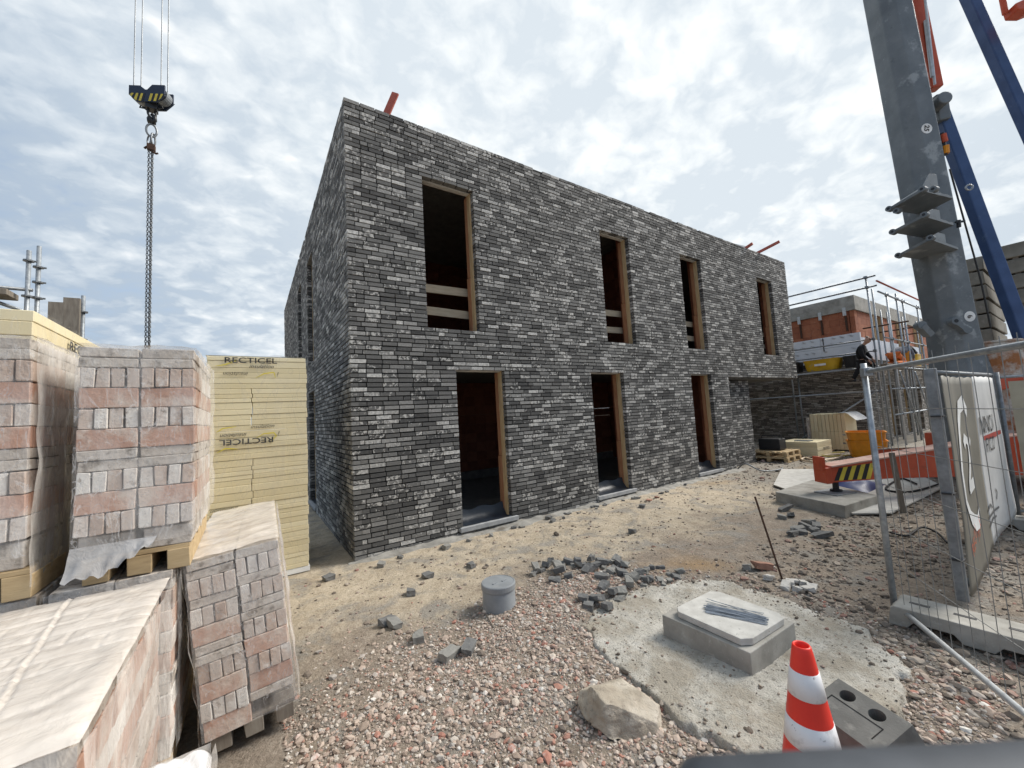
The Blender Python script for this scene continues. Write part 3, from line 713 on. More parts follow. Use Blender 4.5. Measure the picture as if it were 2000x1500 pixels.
def bearers(parent, x0, nc, y0, L, z0, h=.075):
    mb = MB(); r = random.Random(5)
    for c_ in range(nc):
        for j in range(int(L/.23)):
            mb.box(x0+c_*.22+.008+r.uniform(0, .01), x0+c_*.22+.205, y0+j*.23+r.uniform(0, .012), y0+j*.23+.2, z0, z0+h, jit=.005)
    mb.build('bearer_brick', m_pb_grey, parent, bevel=.006)
S1 = 'SSHFHFSSHFH'; S2 = 'SSHFHFSSHFH'; S3 = 'SSHSSHFHSSHFH'
# upper pack in the middle
t = thing('brick_pack', (-.46, 3.19, 1.06), 'upper pack of pale and salmon bricks in torn clear film before the insulation stack', 'brick pack', 'film wrapped brick packs')
mb = MB(); zb = pack_bricks(mb, -.685, 2, 2.68, 1.02, 2.195, [S1, 'SSHFHFSSHFH'], 21); mb.build('bricks', PB, t, bevel=.003, bseg=1)
bearers(t, -.685, 2, 2.70, .98, 1.19, .098); pallet_part(t, -.66, -.262, 2.695, 3.66, 1.072, .115)
wrap('film', -.69, -.243, 2.672, 3.705, 1.23, 2.20, m_film, t, 'f', seed=1, amp=.004)
wrap('film', -.69, -.243, 2.672, 3.705, 1.25, 2.20, m_film_milk, t, 'rt', seed=2, amp=.009)
mb = MB(); vs = []; N = 20       # loose grey tail of film hanging over the pallet
for i in range(N+1):
    x = -.69+.30*i/N
    for j in range(8):
        s = j/7; low = .13*(1-max(0, i/N-.45)*1.5)
        vs.append((x-.012*s, 2.665-.05*s**1.5-.012*math.sin(i*.9+j)*s, 1.255-low*s-.01*math.sin(i*1.7)*s))
mb.add(vs, [(i*8+j, i*8+j+1, i*8+j+9, i*8+j+8) for i in range(N) for j in range(7)]); mb.build('film_tail', m_film_grey, t, smooth=True)
# pack beneath it
t = thing('brick_pack', (-.53, 3.2, 0), 'bottom pack of the middle stack, squeezed between wide pack and leaning pack', 'brick pack', 'film wrapped brick packs')
mb = MB(); pack_bricks(mb, -.765, 2, 2.70, 1.05, 1.068, [S1], 22); mb.build('bricks', PB, t, bevel=.003, bseg=1)
pallet_part(t, -.75, -.34, 2.71, 3.72, 0, .13); wrap('film', -.77, -.322, 2.692, 3.757, .2, 1.065, m_film, t, 'frl', seed=3)
# left column
t = thing('brick_pack', (-1.05, 3.19, 1.06), 'upper brick pack cut by the left edge, milky film on its side', 'brick pack', 'film wrapped brick packs')
mb = MB(); pack_bricks(mb, -1.265, 2, 2.68, 1.0, 2.225, ['SSHFHFSSHFH'], 23); mb.build('bricks', PB, t, bevel=.003, bseg=1)
bearers(t, -1.262, 2, 2.70, .98, 1.20, .112); pallet_part(t, -1.25, -.80, 2.68, 3.66, 1.072, .125)
wrap('film', -1.27, -.82, 2.672, 3.685, 1.26, 2.23, m_film, t, 'f', seed=4, amp=.004)
wrap('film', -1.27, -.82, 2.672, 3.685, 1.12, 2.23, m_film_milk, t, 'rt', seed=5, amp=.010, ragged=.06)
t = thing('brick_pack', (-1.03, 3.2, 0), 'lowest brick pack at the left edge, only its top course showing', 'brick pack', 'film wrapped brick packs')
mb = MB(); pack_bricks(mb, -1.235, 2, 2.71, 1.0, 1.068, [S1], 24); mb.build('bricks', PB, t, bevel=.003, bseg=1)
pallet_part(t, -1.23, -.81, 2.72, 3.68, 0, .13); wrap('film', -1.24, -.793, 2.70, 3.72, .2, 1.065, m_film_milk, t, 'frl', seed=6)
# big pack with the closed dusty top
t = thing('brick_pack', (-.78, 2.0, 0), 'wide foreground brick pack closed under dusty beige film with creased top', 'brick pack', 'film wrapped brick packs')
mb = MB(); pack_bricks(mb, -1.235, 4, 1.395, 1.20, 1.045, ['SSHFHFSSHFH', 'SSFHFHSSFHF'], 25); mb.build('bricks', PB, t, bevel=.003, bseg=1)
pallet_part(t, -1.22, -.36, 1.41, 2.58, 0, .12)
def top_h(x, y):
    gy = (y*9.35+.12*math.sin(x*4)) % 1.0; gx = (x*4.65+(.5 if int(y*9.35) % 2 else 0)) % 1.0; k_ = max(0, .35+1.2*mnoise.noise(Vector((x*2.2, y*2.2, 8))))
    return (-.006*k_*math.exp(-(min(gy, 1-gy)/.055)**2)-.004*k_*math.exp(-(min(gx, 1-gx)/.03)**2)+.0015*math.sin(y*58+math.sin(x*5)*.6)*(.5+.5*mnoise.noise(Vector((x*3, y*3, 1))))+.005*mnoise.noise(Vector((x*7, y*7, 0)))+.0025*mnoise.noise(Vector((x*24, y*24, 0)))
            +.004*math.exp(-((x+.60+.12*(y-2)+.01*mnoise.noise(Vector((y*6,0,0))))**2)/.00004)-.006*math.exp(-((x+.59+.12*(y-2)+.01*mnoise.noise(Vector((y*6,0,0))))**2)/.00003)
            +.004*math.exp(-((x+.98+.05*(y-2))**2)/.00004)-.005*math.exp(-((x+.97+.05*(y-2))**2)/.00003))
mb = MB(); nx_, ny_ = 150, 270; vs = []
for j in range(ny_+1):
    for i in range(nx_+1):
        x = -1.245+.912*i/nx_; y = 1.385+1.222*j/ny_
        e = min(i, nx_-i, j/2, (ny_-j)/2)/8
        vs.append((x, y, 1.062+top_h(x, y)-(.010*(1-min(1, e))**2)))
mb.add(vs, [(j*(nx_+1)+i, j*(nx_+1)+i+1, (j+1)*(nx_+1)+i+1, (j+1)*(nx_+1)+i) for j in range(ny_) for i in range(nx_)])
mb.build('top_film', m_film_top, t, smooth=True)
wrap('film', -1.245, -.334, 1.385, 2.607, .10, 1.052, m_film_milk, t, 'rlf', seed=8, amp=.012, ny=60)
# leaning pack
t = thing('brick_pack', (.015, 2.80, 0.02), 'leaning brick pack beside the gravel, showing its end wall of bricks', 'brick pack', 'film wrapped brick packs')
t['_loc'] = (0, 0, 0)
mb = MB(); pack_bricks(mb, -.22, 2, 0, 1.45, 1.055, ['SSHSHFSSHFHF', 'SHSHSSHFHFS'], 26); mb.build('bricks', PB, t, bevel=.003, bseg=1)
pallet_part(t, -.2, .2, .02, 1.42, .02, .105, m=m_wood_grey)
wrap('film', -.225, .222, -.008, 1.455, .12, 1.062, m_film, t, 'f', seed=10, amp=.005)
wrap('film', -.225, .222, -.008, 1.455, .05, 1.062, m_film_milk, t, 'rl', seed=11, amp=.012)
wrap('film', -.225, .222, -.008, 1.455, .05, 1.062, m_film_top, t, 't', seed=11, amp=.008)
t.rotation_euler = (R(0), R(-5.3), R(-1.5))
# small ragged pack close in the corner
t = thing('brick_pack', (-.23, 1.6, 0), 'low ragged bundle at the bottom edge under bunched white film beside the wide pack', 'brick pack', 'film wrapped brick packs')
mb = MB(); pack_bricks(mb, -.315, 1, 1.15, .84, .55, ["HFSSHF"], 27, cw=.17); mb.build('bricks', PB, t, bevel=.003, bseg=1)
pallet_part(t, -.31, -.15, 1.16, 1.97, 0, .10)
mb = MB(); vs = []; nx_, ny_ = 26, 80
for j in range(ny_+1):
    for i in range(nx_+1):
        u = i/nx_; y = 1.12+.895*j/ny_
        x = -.327+.20*u; e = min(1, min(i, nx_-i)/4); e2 = min(1, min(j, ny_-j)/4)
        z = .583+.022*mnoise.noise(Vector((x*9, y*9, 2)))+.014*mnoise.noise(Vector((x*30, y*12, 5)))-.05*(1-e)**2-.03*(1-e2)**2
        vs.append((x, y, z))
mb.add(vs, [(j*(nx_+1)+i, j*(nx_+1)+i+1, (j+1)*(nx_+1)+i+1, (j+1)*(nx_+1)+i) for j in range(ny_) for i in range(nx_)]); mb.build('top_film', m_film_white, t, smooth=True)
wrap('film', -.322, -.132, 1.13, 2.005, .08, .565, m_film_milk, t, 'rkf', seed=13, amp=.012)

# ------------------------------------------------------------------ insulation stacks
def board_stack(parent, x0, x1, y0, y1, z0, n, th, seed, split, tops=()):
    r = random.Random(seed); mb = MB(); z = z0
    hs_ = [r.choice((.8, 1.0, 1.0, 1.3)) for _ in range(n)]; kf = th*n/sum(hs_)
    for k in range(n):
        h = hs_[k]*kf ; o1, o2 = r.uniform(-.007, .007), r.uniform(-.005, .005)
        f_ = k/n
        if any(a < f_ < b_ for a, b_ in split):
            xm = x0+(x1-x0)*.42+r.choice((-.006, .006))
            mb.box(x0+o1, xm-.003, y0+o2, y1+o2, z+.0015, z+h-.001); mb.box(xm+.003, x1+o1, y0+o2+r.uniform(-.003, .003), y1+o2, z+.0015, z+h-.001)
        else: mb.box(x0+o1, x1+o1, y0+o2, y1+o2, z+.0015, z+h-.001)
        z += h
    o = mb.build('boards', m_insul, parent, bevel=.004, bseg=1)
    return z
T1 = (.59, 5.58)
t = thing('insulation_stack', (.09, 6.2, 0), 'tall stack of cream insulation boards beside the corner of the dark brick house', 'insulation stack', 'stacks of cream insulation boards')
mb = MB(); mb.box(-.42, .60, 5.575, 6.75, .0, .055, jit=.003); mb.build('base_sheet', m_white, t)
zt = board_stack(t, -.41, .59, 5.58, 6.76, .058, 41, .0625, 31, ((.28, .52), (.66, .84)))
scl = zt
yf = 5.566
def mark_front(parent, x, z, flip=False, s=.092, word=True, ins=True):
    if word:
        M_ = frame((x, yf, z), (1,0,0), (0,0,1)) if not flip else frame((x, yf, z), (-1,0,0), (0,0,-1))
        text('RECTICEL', s, M_, m_ink, parent, sx=1.32, bold=.0012)
    if ins:
        dz = -.058 if not flip else .066
        dx = .24 if not flip else -.27
        M_ = frame((x+dx, yf, z+dz), (1,0,0), (0,0,1)) if not flip else frame((x+dx, yf, z+dz), (-1,0,0), (0,0,-1))
        text('insulation', .062, M_, m_ink, parent, shear=.35, sx=1.05)
def swoosh(parent, pts, r=.0045, y=None):
    mb = MB(); P = [(px_, (yf if y is None else y), pz) for px_, pz in pts]
    n = Vector((0, -1, 0)); vs = []
    for i, p in enumerate(P):
        q = Vector(P[min(i+1, len(P)-1)])-Vector(P[max(i-1, 0)]); s = q.cross(n).normalized()*r*(.4+math.sin(math.pi*i/(len(P)-1)))
        vs += [Vector(p)+s, Vector(p)-s]
    mb.add(vs, [(2*i, 2*i+1, 2*i+3, 2*i+2) for i in range(len(P)-1)]); mb.build('lettering', m_inky, parent)
def zpx(px, py):              # height on the stack's face of a measured point
    d = pray(px, py); k = yf/d.y; return d.x*k, CAM_Z+d.z*k
for (px, py, fl, wd_, ins_) in ((437, 708, False, True, True), (535, 853, True, True, True), (520, 992, True, True, True)):
    x, z = zpx(px, py); mark_front(t, x, z, fl, word=wd_, ins=ins_)
x, z = zpx(485, 730); text('insulation', .062, frame((x, yf, zpx(481, 727)[1]), (-1,0,0), (0,0,-1)), m_ink, t, shear=.35)
x, z = zpx(489, 837); text('insulation', .062, frame((x, yf, z), (1,0,0), (0,0,1)), m_ink, t, shear=.35)
for px, py in ((545, 727), (547, 842)):
    x, z = zpx(px, py); text('i', .08, frame((x, yf, z), (-1,0,0), (0,0,-1)), m_ink, t, shear=.2)
for a in (((420, 715), (440, 712), (464, 703)), ((500, 738), (515, 730), (535, 727), (538, 738)), ((422, 845), (435, 837), (462, 833)), ((500, 856), (515, 847), (535, 845), (540, 851), (530, 862)), ((423, 885), (440, 876), (465, 877))):
    q = [zpx(*p) for p in a]; P = []
    for i in range(len(q)-1):
        for k in range(6): s = k/6; P.append((q[i][0]+(q[i+1][0]-q[i][0])*s, q[i][1]+(q[i+1][1]-q[i][1])*s))
    swoosh(t, P+[q[-1]])
wrap('film', -.42, .60, 5.572, 6.77, .12, zt+.01, film('thin_wrap', .0, .16, sc=3, lo=.5, hi=.8, wrinkle=.10), t, 'fr', seed=14, amp=.004, nz=40)
mb = MB(); vs = []; N = 30
for i in range(N+1):
    for j in range(13):
        x = -.43+1.0*i/N; y = 5.6+1.1*j/12
        vs.append((x, y, zt+.012+(.045*max(0, mnoise.noise(Vector((x*3+1, y*2, 3))))+.05*math.exp(-((x-.28)/.16)**2))*min(1, j/2, (12-j)/2+.2, (N-i)/3)))
mb.add(vs, [(i*13+j, (i+1)*13+j, (i+1)*13+j+1, i*13+j+1) for i in range(N) for j in range(12)]); mb.build('top_sheet', m_film_white, t, smooth=True)
# second stack, behind the left packs
t = thing('insulation_stack', (-1.9, 4.5, 0), 'cream insulation stack behind the upper left brick pack, only its top boards showing', 'insulation stack', 'stacks of cream insulation boards')
mb = MB(); mb.box(-2.15, -1.17, 3.745, 5.35, 0, .055); mb.build('base_sheet', m_white, t)
zt2 = board_stack(t, -2.16, -1.16, 3.74, 5.36, .058, 27, .0940, 33, ())
sd = frame((-1.145, 4.30, zt2-.165), (0,1,0), (0,0,1)); text('RECTICEL', .105, sd, m_ink, t, sx=1.35, bold=.0012)
wrap('film', -2.17, -1.15, 3.735, 5.37, .5, zt2+.01, film('thin_wrap_b', .0, .22, sc=3, lo=.5, hi=.8, wrinkle=.15), t, 'frt', seed=15, amp=.006)

# ------------------------------------------------------------------ far left: scaffold poles, planks
def coupler(mb, p, r=.045, h=.03):
    mb.cyl(Vector(p)-Vector((0,0,h/2)), Vector(p)+Vector((0,0,h/2)), r, n=8)
t = thing('scaffold', (-2.74, 8.8, 0), 'scaffold with two tall close-set poles rising behind the left insulation stack', 'scaffold')
pa = Vector((-2.80, 8.80, 0)); pb_ = Vector((-2.745, 8.95, 0))
for p, h, lst in ((pa, 4.66, (4.50, 3.95)), (pb_, 4.80, (4.46, 4.22, 3.97))):
    mb = MB(); mb.cyl(p, p+Vector((0,0,h)), .027, n=10); mb.build('standard', m_steel, t, smooth=True)
    for z in lst: mb = MB(); coupler(mb, p+Vector((0,0,z)), .062, .022); mb.cyl(p+Vector((.02,0,z)), p+Vector((.085,0,z)), .014, n=6); mb.build('rosette', m_steel_dark, t)
mb = MB(); mb.cyl(pa+Vector((.05,0,4.05)), (-6.5, 8.9, 4.10), .026, n=8); mb.build('ledger', m_steel_dark, t, smooth=True)
mb = MB(); mb.cyl(pa+Vector((-.02,.1,3.72)), (-5.2, 8.9, 4.75), .026, n=8); mb.build('brace', m_steel, t, smooth=True)
mb = MB(); mb.cyl((-5.2, 8.9, 0), (-5.2, 8.9, 4.6), .027, n=8); mb.build('standard', m_steel, t, smooth=True)
mb = MB(); mb.box(-5.0, -2.93, 8.6, 8.95, 3.90, 3.99); mb.build('scaffold_board', m_wood_grey, t, bevel=.01)
mb = MB(); mb.cyl((-3.12, 8.78, 0), (-3.12, 8.78, 3.90), .045, n=8); mb.build('prop', m_wood_grey, t)
t = thing('scaffold_pole', (-2.13, 8.75, 0), 'single short scaffold pole right of the two upright planks at the left', 'scaffold pole')
p = Vector((-2.25, 8.95, 0)); mb = MB(); mb.cyl(p, p+Vector((0,0,4.07)), .026, n=10); mb.build('standard', m_steel, t, smooth=True)
for z in (3.80, 3.35): mb = MB(); coupler(mb, p+Vector((0,0,z)), .06, .022); mb.cyl(p+Vector((-.02,0,z)), p+Vector((-.09,0,z)), .014, n=6); mb.build('rosette', m_steel_dark, t)
for x, h, lb in ((-2.50, 3.90, 'shorter grey upright plank left of the taller plank behind the left stack'), (-2.345, 3.99, 'taller weathered upright plank beside the short scaffold pole at the left')):
    e = thing('upright_plank', (x, 8.85, 0), lb, 'plank', 'upright planks')
    mb = MB(); mb.box(x-.095, x+.085, 8.82, 8.88, 0, h, jit=.006); mb.box(x-.07, x+.06, 8.883, 8.93, 0, h-.06, jit=.004); mb.build('board', m_wood_grey, e)

# ------------------------------------------------------------------ crane hook block and chains
H0 = Vector((-2.07, 12.65, 0)); zB = 10.18
t = thing('hook_block', (H0.x, H0.y, 9.9), 'dark blue crane hook block with yellow and black stripes hanging from four ropes', 'hook block')
ax = Vector((math.cos(R(-27)), math.sin(R(-27)), 0))*.80; ay = Vector((-math.sin(R(-27)), math.cos(R(-27)), 0))*.80
def hb(u, v, z): return H0+ax*u+ay*v+Vector((0,0,zB+(z-zB)*.80 if z < 20 else z))
prof = [(-.52, .43), (-.52, .12), (-.30, -.10), (.28, -.10), (.50, .12), (.50, .47), (.14, .47), (.0, .30), (-.06, .30), (-.20, .43)]
for v0, nm in ((-.20, 'side_plate'), (.16, 'side_plate')):
    mb = MB(); mb.prism([hb(u, v0, zB+z) for u, z in prof], ay, .035); mb.build(nm, m_navy, t)
for v0 in (-.204, .199):
    for (u0, u1) in ((-.50, -.10), (.04, .48)):
        n = 6; sgn = 1
        for k in range(n):
            mb = MB() if k == 0 else mb
            a = u0+(u1-u0)*k/n; b_ = u0+(u1-u0)*(k+1)/n
            def lowz(u): return -.08+max(0, abs(u)-.30)*1.0
            zt_ = lambda u: .16
            mb.add([hb(a, v0, zB+lowz(a)), hb(b_, v0, zB+lowz(b_)), hb(b_+.06, v0, zB+.17), hb(a+.06, v0, zB+.17)], [(0,1,2,3)] if v0 < 0 else [(3,2,1,0)], mi=k % 2)
        mb.build('warning_stripes', [m_haz_y, m_haz_k], t)
for u in (-.30, .28):
    mb = MB(); mb.cyl(hb(u, -.12, zB+.22), hb(u, .12, zB+.22), .19, n=20); mb.build('sheave', m_steel_dark, t)
mb = MB()
for sg in (-1, 1): mb.tube([hb(sg*.30, -.02, zB-.09), hb(sg*.34, -.02, zB-.16), hb(sg*.14, -.02, zB-.20), hb(sg*.05, -.02, zB-.2)], .018, 6)
mb.obox(hb(0, 0, zB-.14), (.22, .22, .16)); mb.build('cross_head', m_blackpl, t, bevel=.02)
for u, v in ((-.49, -.06), (-.37, .06), (.30, -.06), (.41, .06)):
    mb = MB(); mb.cyl(hb(u, v, zB+.20), hb(u*.97, v, 26), .013, n=6); mb.build('rope', m_steel_dark, t)
def ring(mb, c, rx, rz, r, ang, n=16, lean=0):
    a = Vector((math.cos(ang), math.sin(ang), 0))
    mb.tube([Vector(c)+a*(rx*math.cos(q))+Vector((0,0,rz*math.sin(q))) for q in [2*math.pi*i/n for i in range(n)]], r, 6, closed=True)
mb = MB(); ring(mb, hb(0, 0, zB-.33), .075, .13, .028, .25); mb.tube([hb(.0, 0, zB-.38), hb(.09, 0, zB-.46), hb(.10, 0, zB-.58), hb(.02, 0, zB-.66), hb(-.08, 0, zB-.60), hb(-.09, 0, zB-.50)], .042, 8); mb.obox(hb(0, 0, zB-.58), (.16, .08, .14)); mb.build('hook', m_blackpl, t, smooth=True)
hb_ = hb
def hb(u, v, z): return H0+ax*u+ay*v+Vector((0,0,z+.25))
t = thing('chain_sling', (H0.x, H0.y, 9.3), 'long lifting chain of dark links hanging from the crane hook block', 'chain')
mb = MB(); ring(mb, hb(.0, 0, 9.20), .10, .17, .024, .1); ring(mb, hb(.03, .03, 8.98), .08, .15, .022, 1.2); ring(mb, hb(-.05, -.02, 8.93), .07, .12, .02, 2.2); mb.build('master_link', m_steel_dark, t)
mb = MB(); mb.tube([hb(-.2, 0, 8.72), hb(-.1, 0, 8.78), hb(.02, 0, 8.70)], .03, 6); mb.obox(hb(.0, 0, 8.74), (.16, .12, .16)); mb.tube([hb(.03, 0, 8.64), hb(.14, 0, 8.58), hb(.2, 0, 8.60)], .025, 6); mb.build('shortening_hook', m_rebar, t, bevel=.02)
for u, v, zlo in ((-.045, -.03, 2.1), (-.005, .03, 2.1), (.04, 0, 2.2)):
    mb = MB(); z = 8.70; k = 0
    while z > zlo:
        ring(mb, hb(u, v, z), .021, .040, .0088, (k % 2)*1.57+.6, n=8); z -= .060; k += 1
    mb.build('chain_strand', m_steel_dark, t, smooth=True)

# ------------------------------------------------------------------ things on the ground
t = thing('inspection_pipe', (1.89, 3.22, 0), 'round grey plastic inspection pipe with lid standing in the pink rubble', 'pipe')
cx, cy = 1.89, 3.24
mb = MB(); mb.lathe([(.150, -.06), (.150, .185), (.147, .19)], 40, (cx, cy, 0)); mb.build('pipe', m_pipe, t, smooth=True)
mb = MB(); mb.lathe([(.151, .178), (.156, .18), (.158, .188), (.158, .225), (.154, .232), (.147, .235), (.145, .232), (.02, .234), (.0001, .234)], 40, (cx, cy, 0)); mb.build('lid', m_pipe, t)
mb = MB()
for i in range(2): mb.obox((cx+(-.05 if i else .05), cy-.02, .2365), (.05, .018, .006), Matrix.Rotation(.3, 3, 'Z'))
mb.build('lid_grip', m_pipe, t)

t = thing('manhole', (2.94, 1.71, 0), 'square concrete manhole with thick loose lid, steel ties lying on it', 'manhole')
mb = MB(); rz = Matrix.Rotation(R(-1), 3, 'Z')
bm_ = bmesh.new()
mb.add([(2.64,1.40,-.03),(3.24,1.38,-.03),(3.26,2.02,-.03),(2.63,2.04,-.03),(2.64,1.40,.155),(3.24,1.38,.155),(3.26,2.02,.155),(2.63,2.04,.155)], [(0,3,2,1),(4,5,6,7),(0,1,5,4),(2,3,7,6),(3,0,4,7),(1,2,6,5)])
mb.build('chamber', m_concrete, t, bevel=.006)
lid = [(2.735,1.425,.158),(3.145,1.405,.158),(3.20,1.46,.158),(3.215,1.90,.158),(3.165,1.96,.158),(2.735,1.975,.158),(2.68,1.93,.158),(2.67,1.47,.158)]
mb = MB(); mb.prism(lid, (0,0,1), .045); mb.build('lid', m_conc_light, t, bevel=.004)
t = thing('tie_bundle', (2.95, 1.70, .203), 'bundle of thin bright steel ties lying on the manhole lid', 'wire bundle')
mb = MB(); a0 = gp(1380, 1187, .21); a1 = gp(1494, 1212, .21); dr = (a1-a0); nn = Vector((-dr.y, dr.x, 0)).normalized()
for i in range(52):
    o_ = rnd.gauss(0, .052); q = o_*.5+rnd.gauss(0, .022); z = .207+abs(rnd.gauss(0, .006)); e0, e1 = rnd.uniform(-.06, .05), rnd.uniform(-.05, .06)
    mb.cyl(a0+nn*o_+dr*e0+Vector((0,0,z-.21)), a1+nn*q+dr*e1+Vector((0,0,z-.21)), .0021, n=5)
mb.build('ties', m_tie, t)

t = thing('boulder', (1.75, 1.75, 0), 'big rough broken chunk of concrete lying at the edge of the apron', 'stone')
bmk = bmesh.new(); bmesh.ops.create_icosphere(bmk, subdivisions=5, radius=1)
cuts = [((.0,.30,1), .55), ((.5,-.25,.9), .60), ((.1,-1,.25), .62), ((-1,-.2,.35), .74), ((1,-.25,.2), .78), ((.7,.6,.6), .70), ((-.5,.7,.5), .7), ((0,0,-1), .40), ((-.6,-.75,.1), .80)]
for v in bmk.verts:
    p = v.co.copy()
    for n_, d_ in cuts:
        n_ = Vector(n_).normalized(); e_ = p.dot(n_)-d_
        if e_ > 0: p -= n_*e_
    p = Vector((p.x*.265, p.y*.20, p.z*.115)); q_ = p.normalized()
    p += q_*(.018*mnoise.noise(p*8+Vector((3,1,0)))+.010*mnoise.noise(p*22)+.005*mnoise.noise(p*60)); v.co = p
me = bpy.data.meshes.new('rock'); bmk.to_mesh(me); bmk.free()
me.polygons.foreach_set('use_smooth', [True]*len(me.polygons))
me.materials.append(mat('broken_concrete', [(0, (.22, .185, .14)), (.5, (.38, .33, .26)), (1, (.54, .49, .41))], nscale=7, bump=1.0, bscale=60, bdist=.008, patch=[((.16, .13, .10), 30, .57, .68, .6)]))
o = bpy.data.objects.new('rock', me); COL.objects.link(o); o.parent = t; o.location = (.02, -.05, .045); o.rotation_euler = (R(6), R(10), R(-36))

# hollow fence foot lying loose
t = thing('fence_ballast', (2.47, .80, 0), 'loose grey concrete fence foot with two round holes lying tilted beside the cone', 'fence foot')
t['_loc'] = (0, 0, 0)
bmk = bmesh.new()
def foot_mesh(L, W, Hh, holes):
    b_ = bmesh.new(); o_v = []
    # plan outline with round holes cut through the top skin: build the top as a grid with recessed wells
    return b_
mb = MB(); L, W, Hh = .32, .25, .16
HO = [(.055, .06), (-.075, .06)]; rh = .034
def top_with_holes(mb, L, W, z, holes, r, n=20, depth=.10):
    xs = sorted({-L/2, L/2} | {h[0]+s*r*1.5 for h in holes for s in (-1, 1)})
    ys = sorted({-W/2, W/2} | {h[1]+s*r*1.5 for h in holes for s in (-1, 1)})
    for i in range(len(xs)-1):
        for j in range(len(ys)-1):
            a, b_, c, d = xs[i], xs[i+1], ys[j], ys[j+1]; hh = [h for h in holes if a < h[0] < b_ and c < h[1] < d]
            if not hh: mb.add([(a,c,z),(b_,c,z),(b_,d,z),(a,d,z)], [(0,1,2,3)]); continue
            h = hh[0]; vs = []
            for k in range(n):
                q = 2*math.pi*k/n+math.pi/4; cq, sq = math.cos(q), math.sin(q); m_ = max(abs(cq), abs(sq))
                vs.append((h[0]+cq/m_*r*1.5, h[1]+sq/m_*r*1.5, z))
            vs += [(h[0]+r*math.cos(2*math.pi*k/n+math.pi/4), h[1]+r*math.sin(2*math.pi*k/n+math.pi/4), z) for k in range(n)]
            vs += [(h[0]+r*.92*math.cos(2*math.pi*k/n+math.pi/4), h[1]+r*.92*math.sin(2*math.pi*k/n+math.pi/4), z-depth) for k in range(n)]
            fs = [(k, (k+1) % n, n+(k+1) % n, n+k) for k in range(n)]+[(n+k, n+(k+1) % n, 2*n+(k+1) % n, 2*n+k) for k in range(n)]+[tuple(range(2*n, 3*n))]
            mb.add(vs, fs)
top_with_holes(mb, L, W, Hh, HO, rh)
mb.add([(-L/2,-W/2,Hh),(L/2,-W/2,Hh),(L/2,W/2,Hh),(-L/2,W/2,Hh),(-L/2-.02,-W/2-.03,0),(L/2+.02,-W/2-.03,0),(L/2+.02,W/2+.03,0),(-L/2-.02,W/2+.03,0)], [(0,4,5,1),(1,5,6,2),(2,6,7,3),(3,7,4,0),(4,7,6,5)])
mb.build('block', m_conc_dark, t)
mb = MB()
for a, b_, c, d in ((-.12, .11, .008, .012), (-.12, -.116, -.03, .008), (.106, .11, -.07, .008)): mb.box(a, b_, c, d, Hh+.0005, Hh+.002)
mb.build('groove', m_mortar, t)
t.location = (2.50, .81, .05); t.rotation_euler = (R(16), R(2), R(-108))

# traffic cone
t = thing('traffic_cone', (1.87, .78, 0), 'red and white striped traffic cone standing in the foreground', 'traffic cone')
cr = lambda z: .152-.119*z/.75
mb = MB(); mb.lathe([(cr(0), .02), (cr(.72), .72), (cr(.75), .744), (cr(.75)-.004, .75), (cr(.75)-.009, .747), (cr(.72)-.012, .70), (cr(.3)-.012, .30)], 40, (1.87, .78, 0)); mb.build('body', m_conered, t, smooth=True)
for a, b_ in ((.563, .655), (.385, .473), (.19, .295)):
    mb = MB(); mb.lathe([(cr(a), a-.001), (cr(a)+.0025, a), (cr(b_)+.0025, b_), (cr(b_), b_+.001)], 40, (1.87, .78, 0)); mb.build('reflective_band', m_conewht, t, smooth=True)
mb = MB(); mb.box(1.87-.19, 1.87+.19, .78-.19, .78+.19, 0, .028); mb.build('base', m_conered, t, bevel=.012)

# rusty bar stuck in the ground
t = thing('steel_bar', (4.3, 1.9, 0), 'rusty reinforcing bar stuck upright in the rubble', 'steel bar')
mb = MB(); mb.cyl((4.31, 1.88, -.1), (4.235, 2.04, .79), .0095, n=8); mb.build('bar', m_rebar, t)
plank('broken_stick', gp(950, 1200, .02), gp(966, 1228, .015), .012, .012, m_wood_grey, 'thin broken wooden stick lying in the rubble below the pipe', 'stick')

# broken dark bricks
def brick_bit(p, L, W, Hh, rz, tilt, m, label, group):
    r = rnd; a = r.uniform(-.35, .35); b2_ = r.uniform(-.25, .25); bmk = bmesh.new(); bmesh.ops.create_cube(bmk, size=1)
    bmesh.ops.subdivide_edges(bmk, edges=bmk.edges, cuts=3, use_grid_fill=True); sd = Vector((r.uniform(0, 50), 0, 0))
    cut = Vector((r.choice((-1, 1)), r.choice((-1, 1)), r.choice((-1, 1)))).normalized(); cd = r.uniform(.48, .75)
    for v in bmk.verts:
        q_ = v.co.copy()
        if q_.x > .2: q_.x += (q_.y*a+q_.z*b2_)*.8+.10*mnoise.noise(q_*4+sd)      # the broken end
        e_ = q_.dot(cut)-cd*.8
        if e_ > 0: q_ -= cut*e_
        q_ = Vector((q_.x*L, q_.y*W, q_.z*Hh)); v.co = q_+Vector((mnoise.noise(q_*30+sd), mnoise.noise(q_*30+sd*2), mnoise.noise(q_*30+sd*3)))*.006
    me_ = bpy.data.meshes.new('broken_brick'); bmk.to_mesh(me_); bmk.free(); me_.materials.append(m)
    o = bpy.data.objects.new('broken_brick', me_); COL.objects.link(o)
    o.location = (p[0], p[1], ground_h(p[0], p[1])+Hh*.42+abs(math.sin(tilt))*L*.28+p[2]); o.rotation_euler = (rnd.uniform(-.15, .15), tilt, rz)
    return tag(o, label, 'brick', group)
m_bit = mat('broken_dark_brick', [(0, (.07, .071, .072)), (.5, (.15, .15, .146)), (1, (.28, .275, .26))], island=.6, nscale=12, bump=.6, bscale=60, patch=[((.34, .33, .30), 12, .55, .7, .6)])
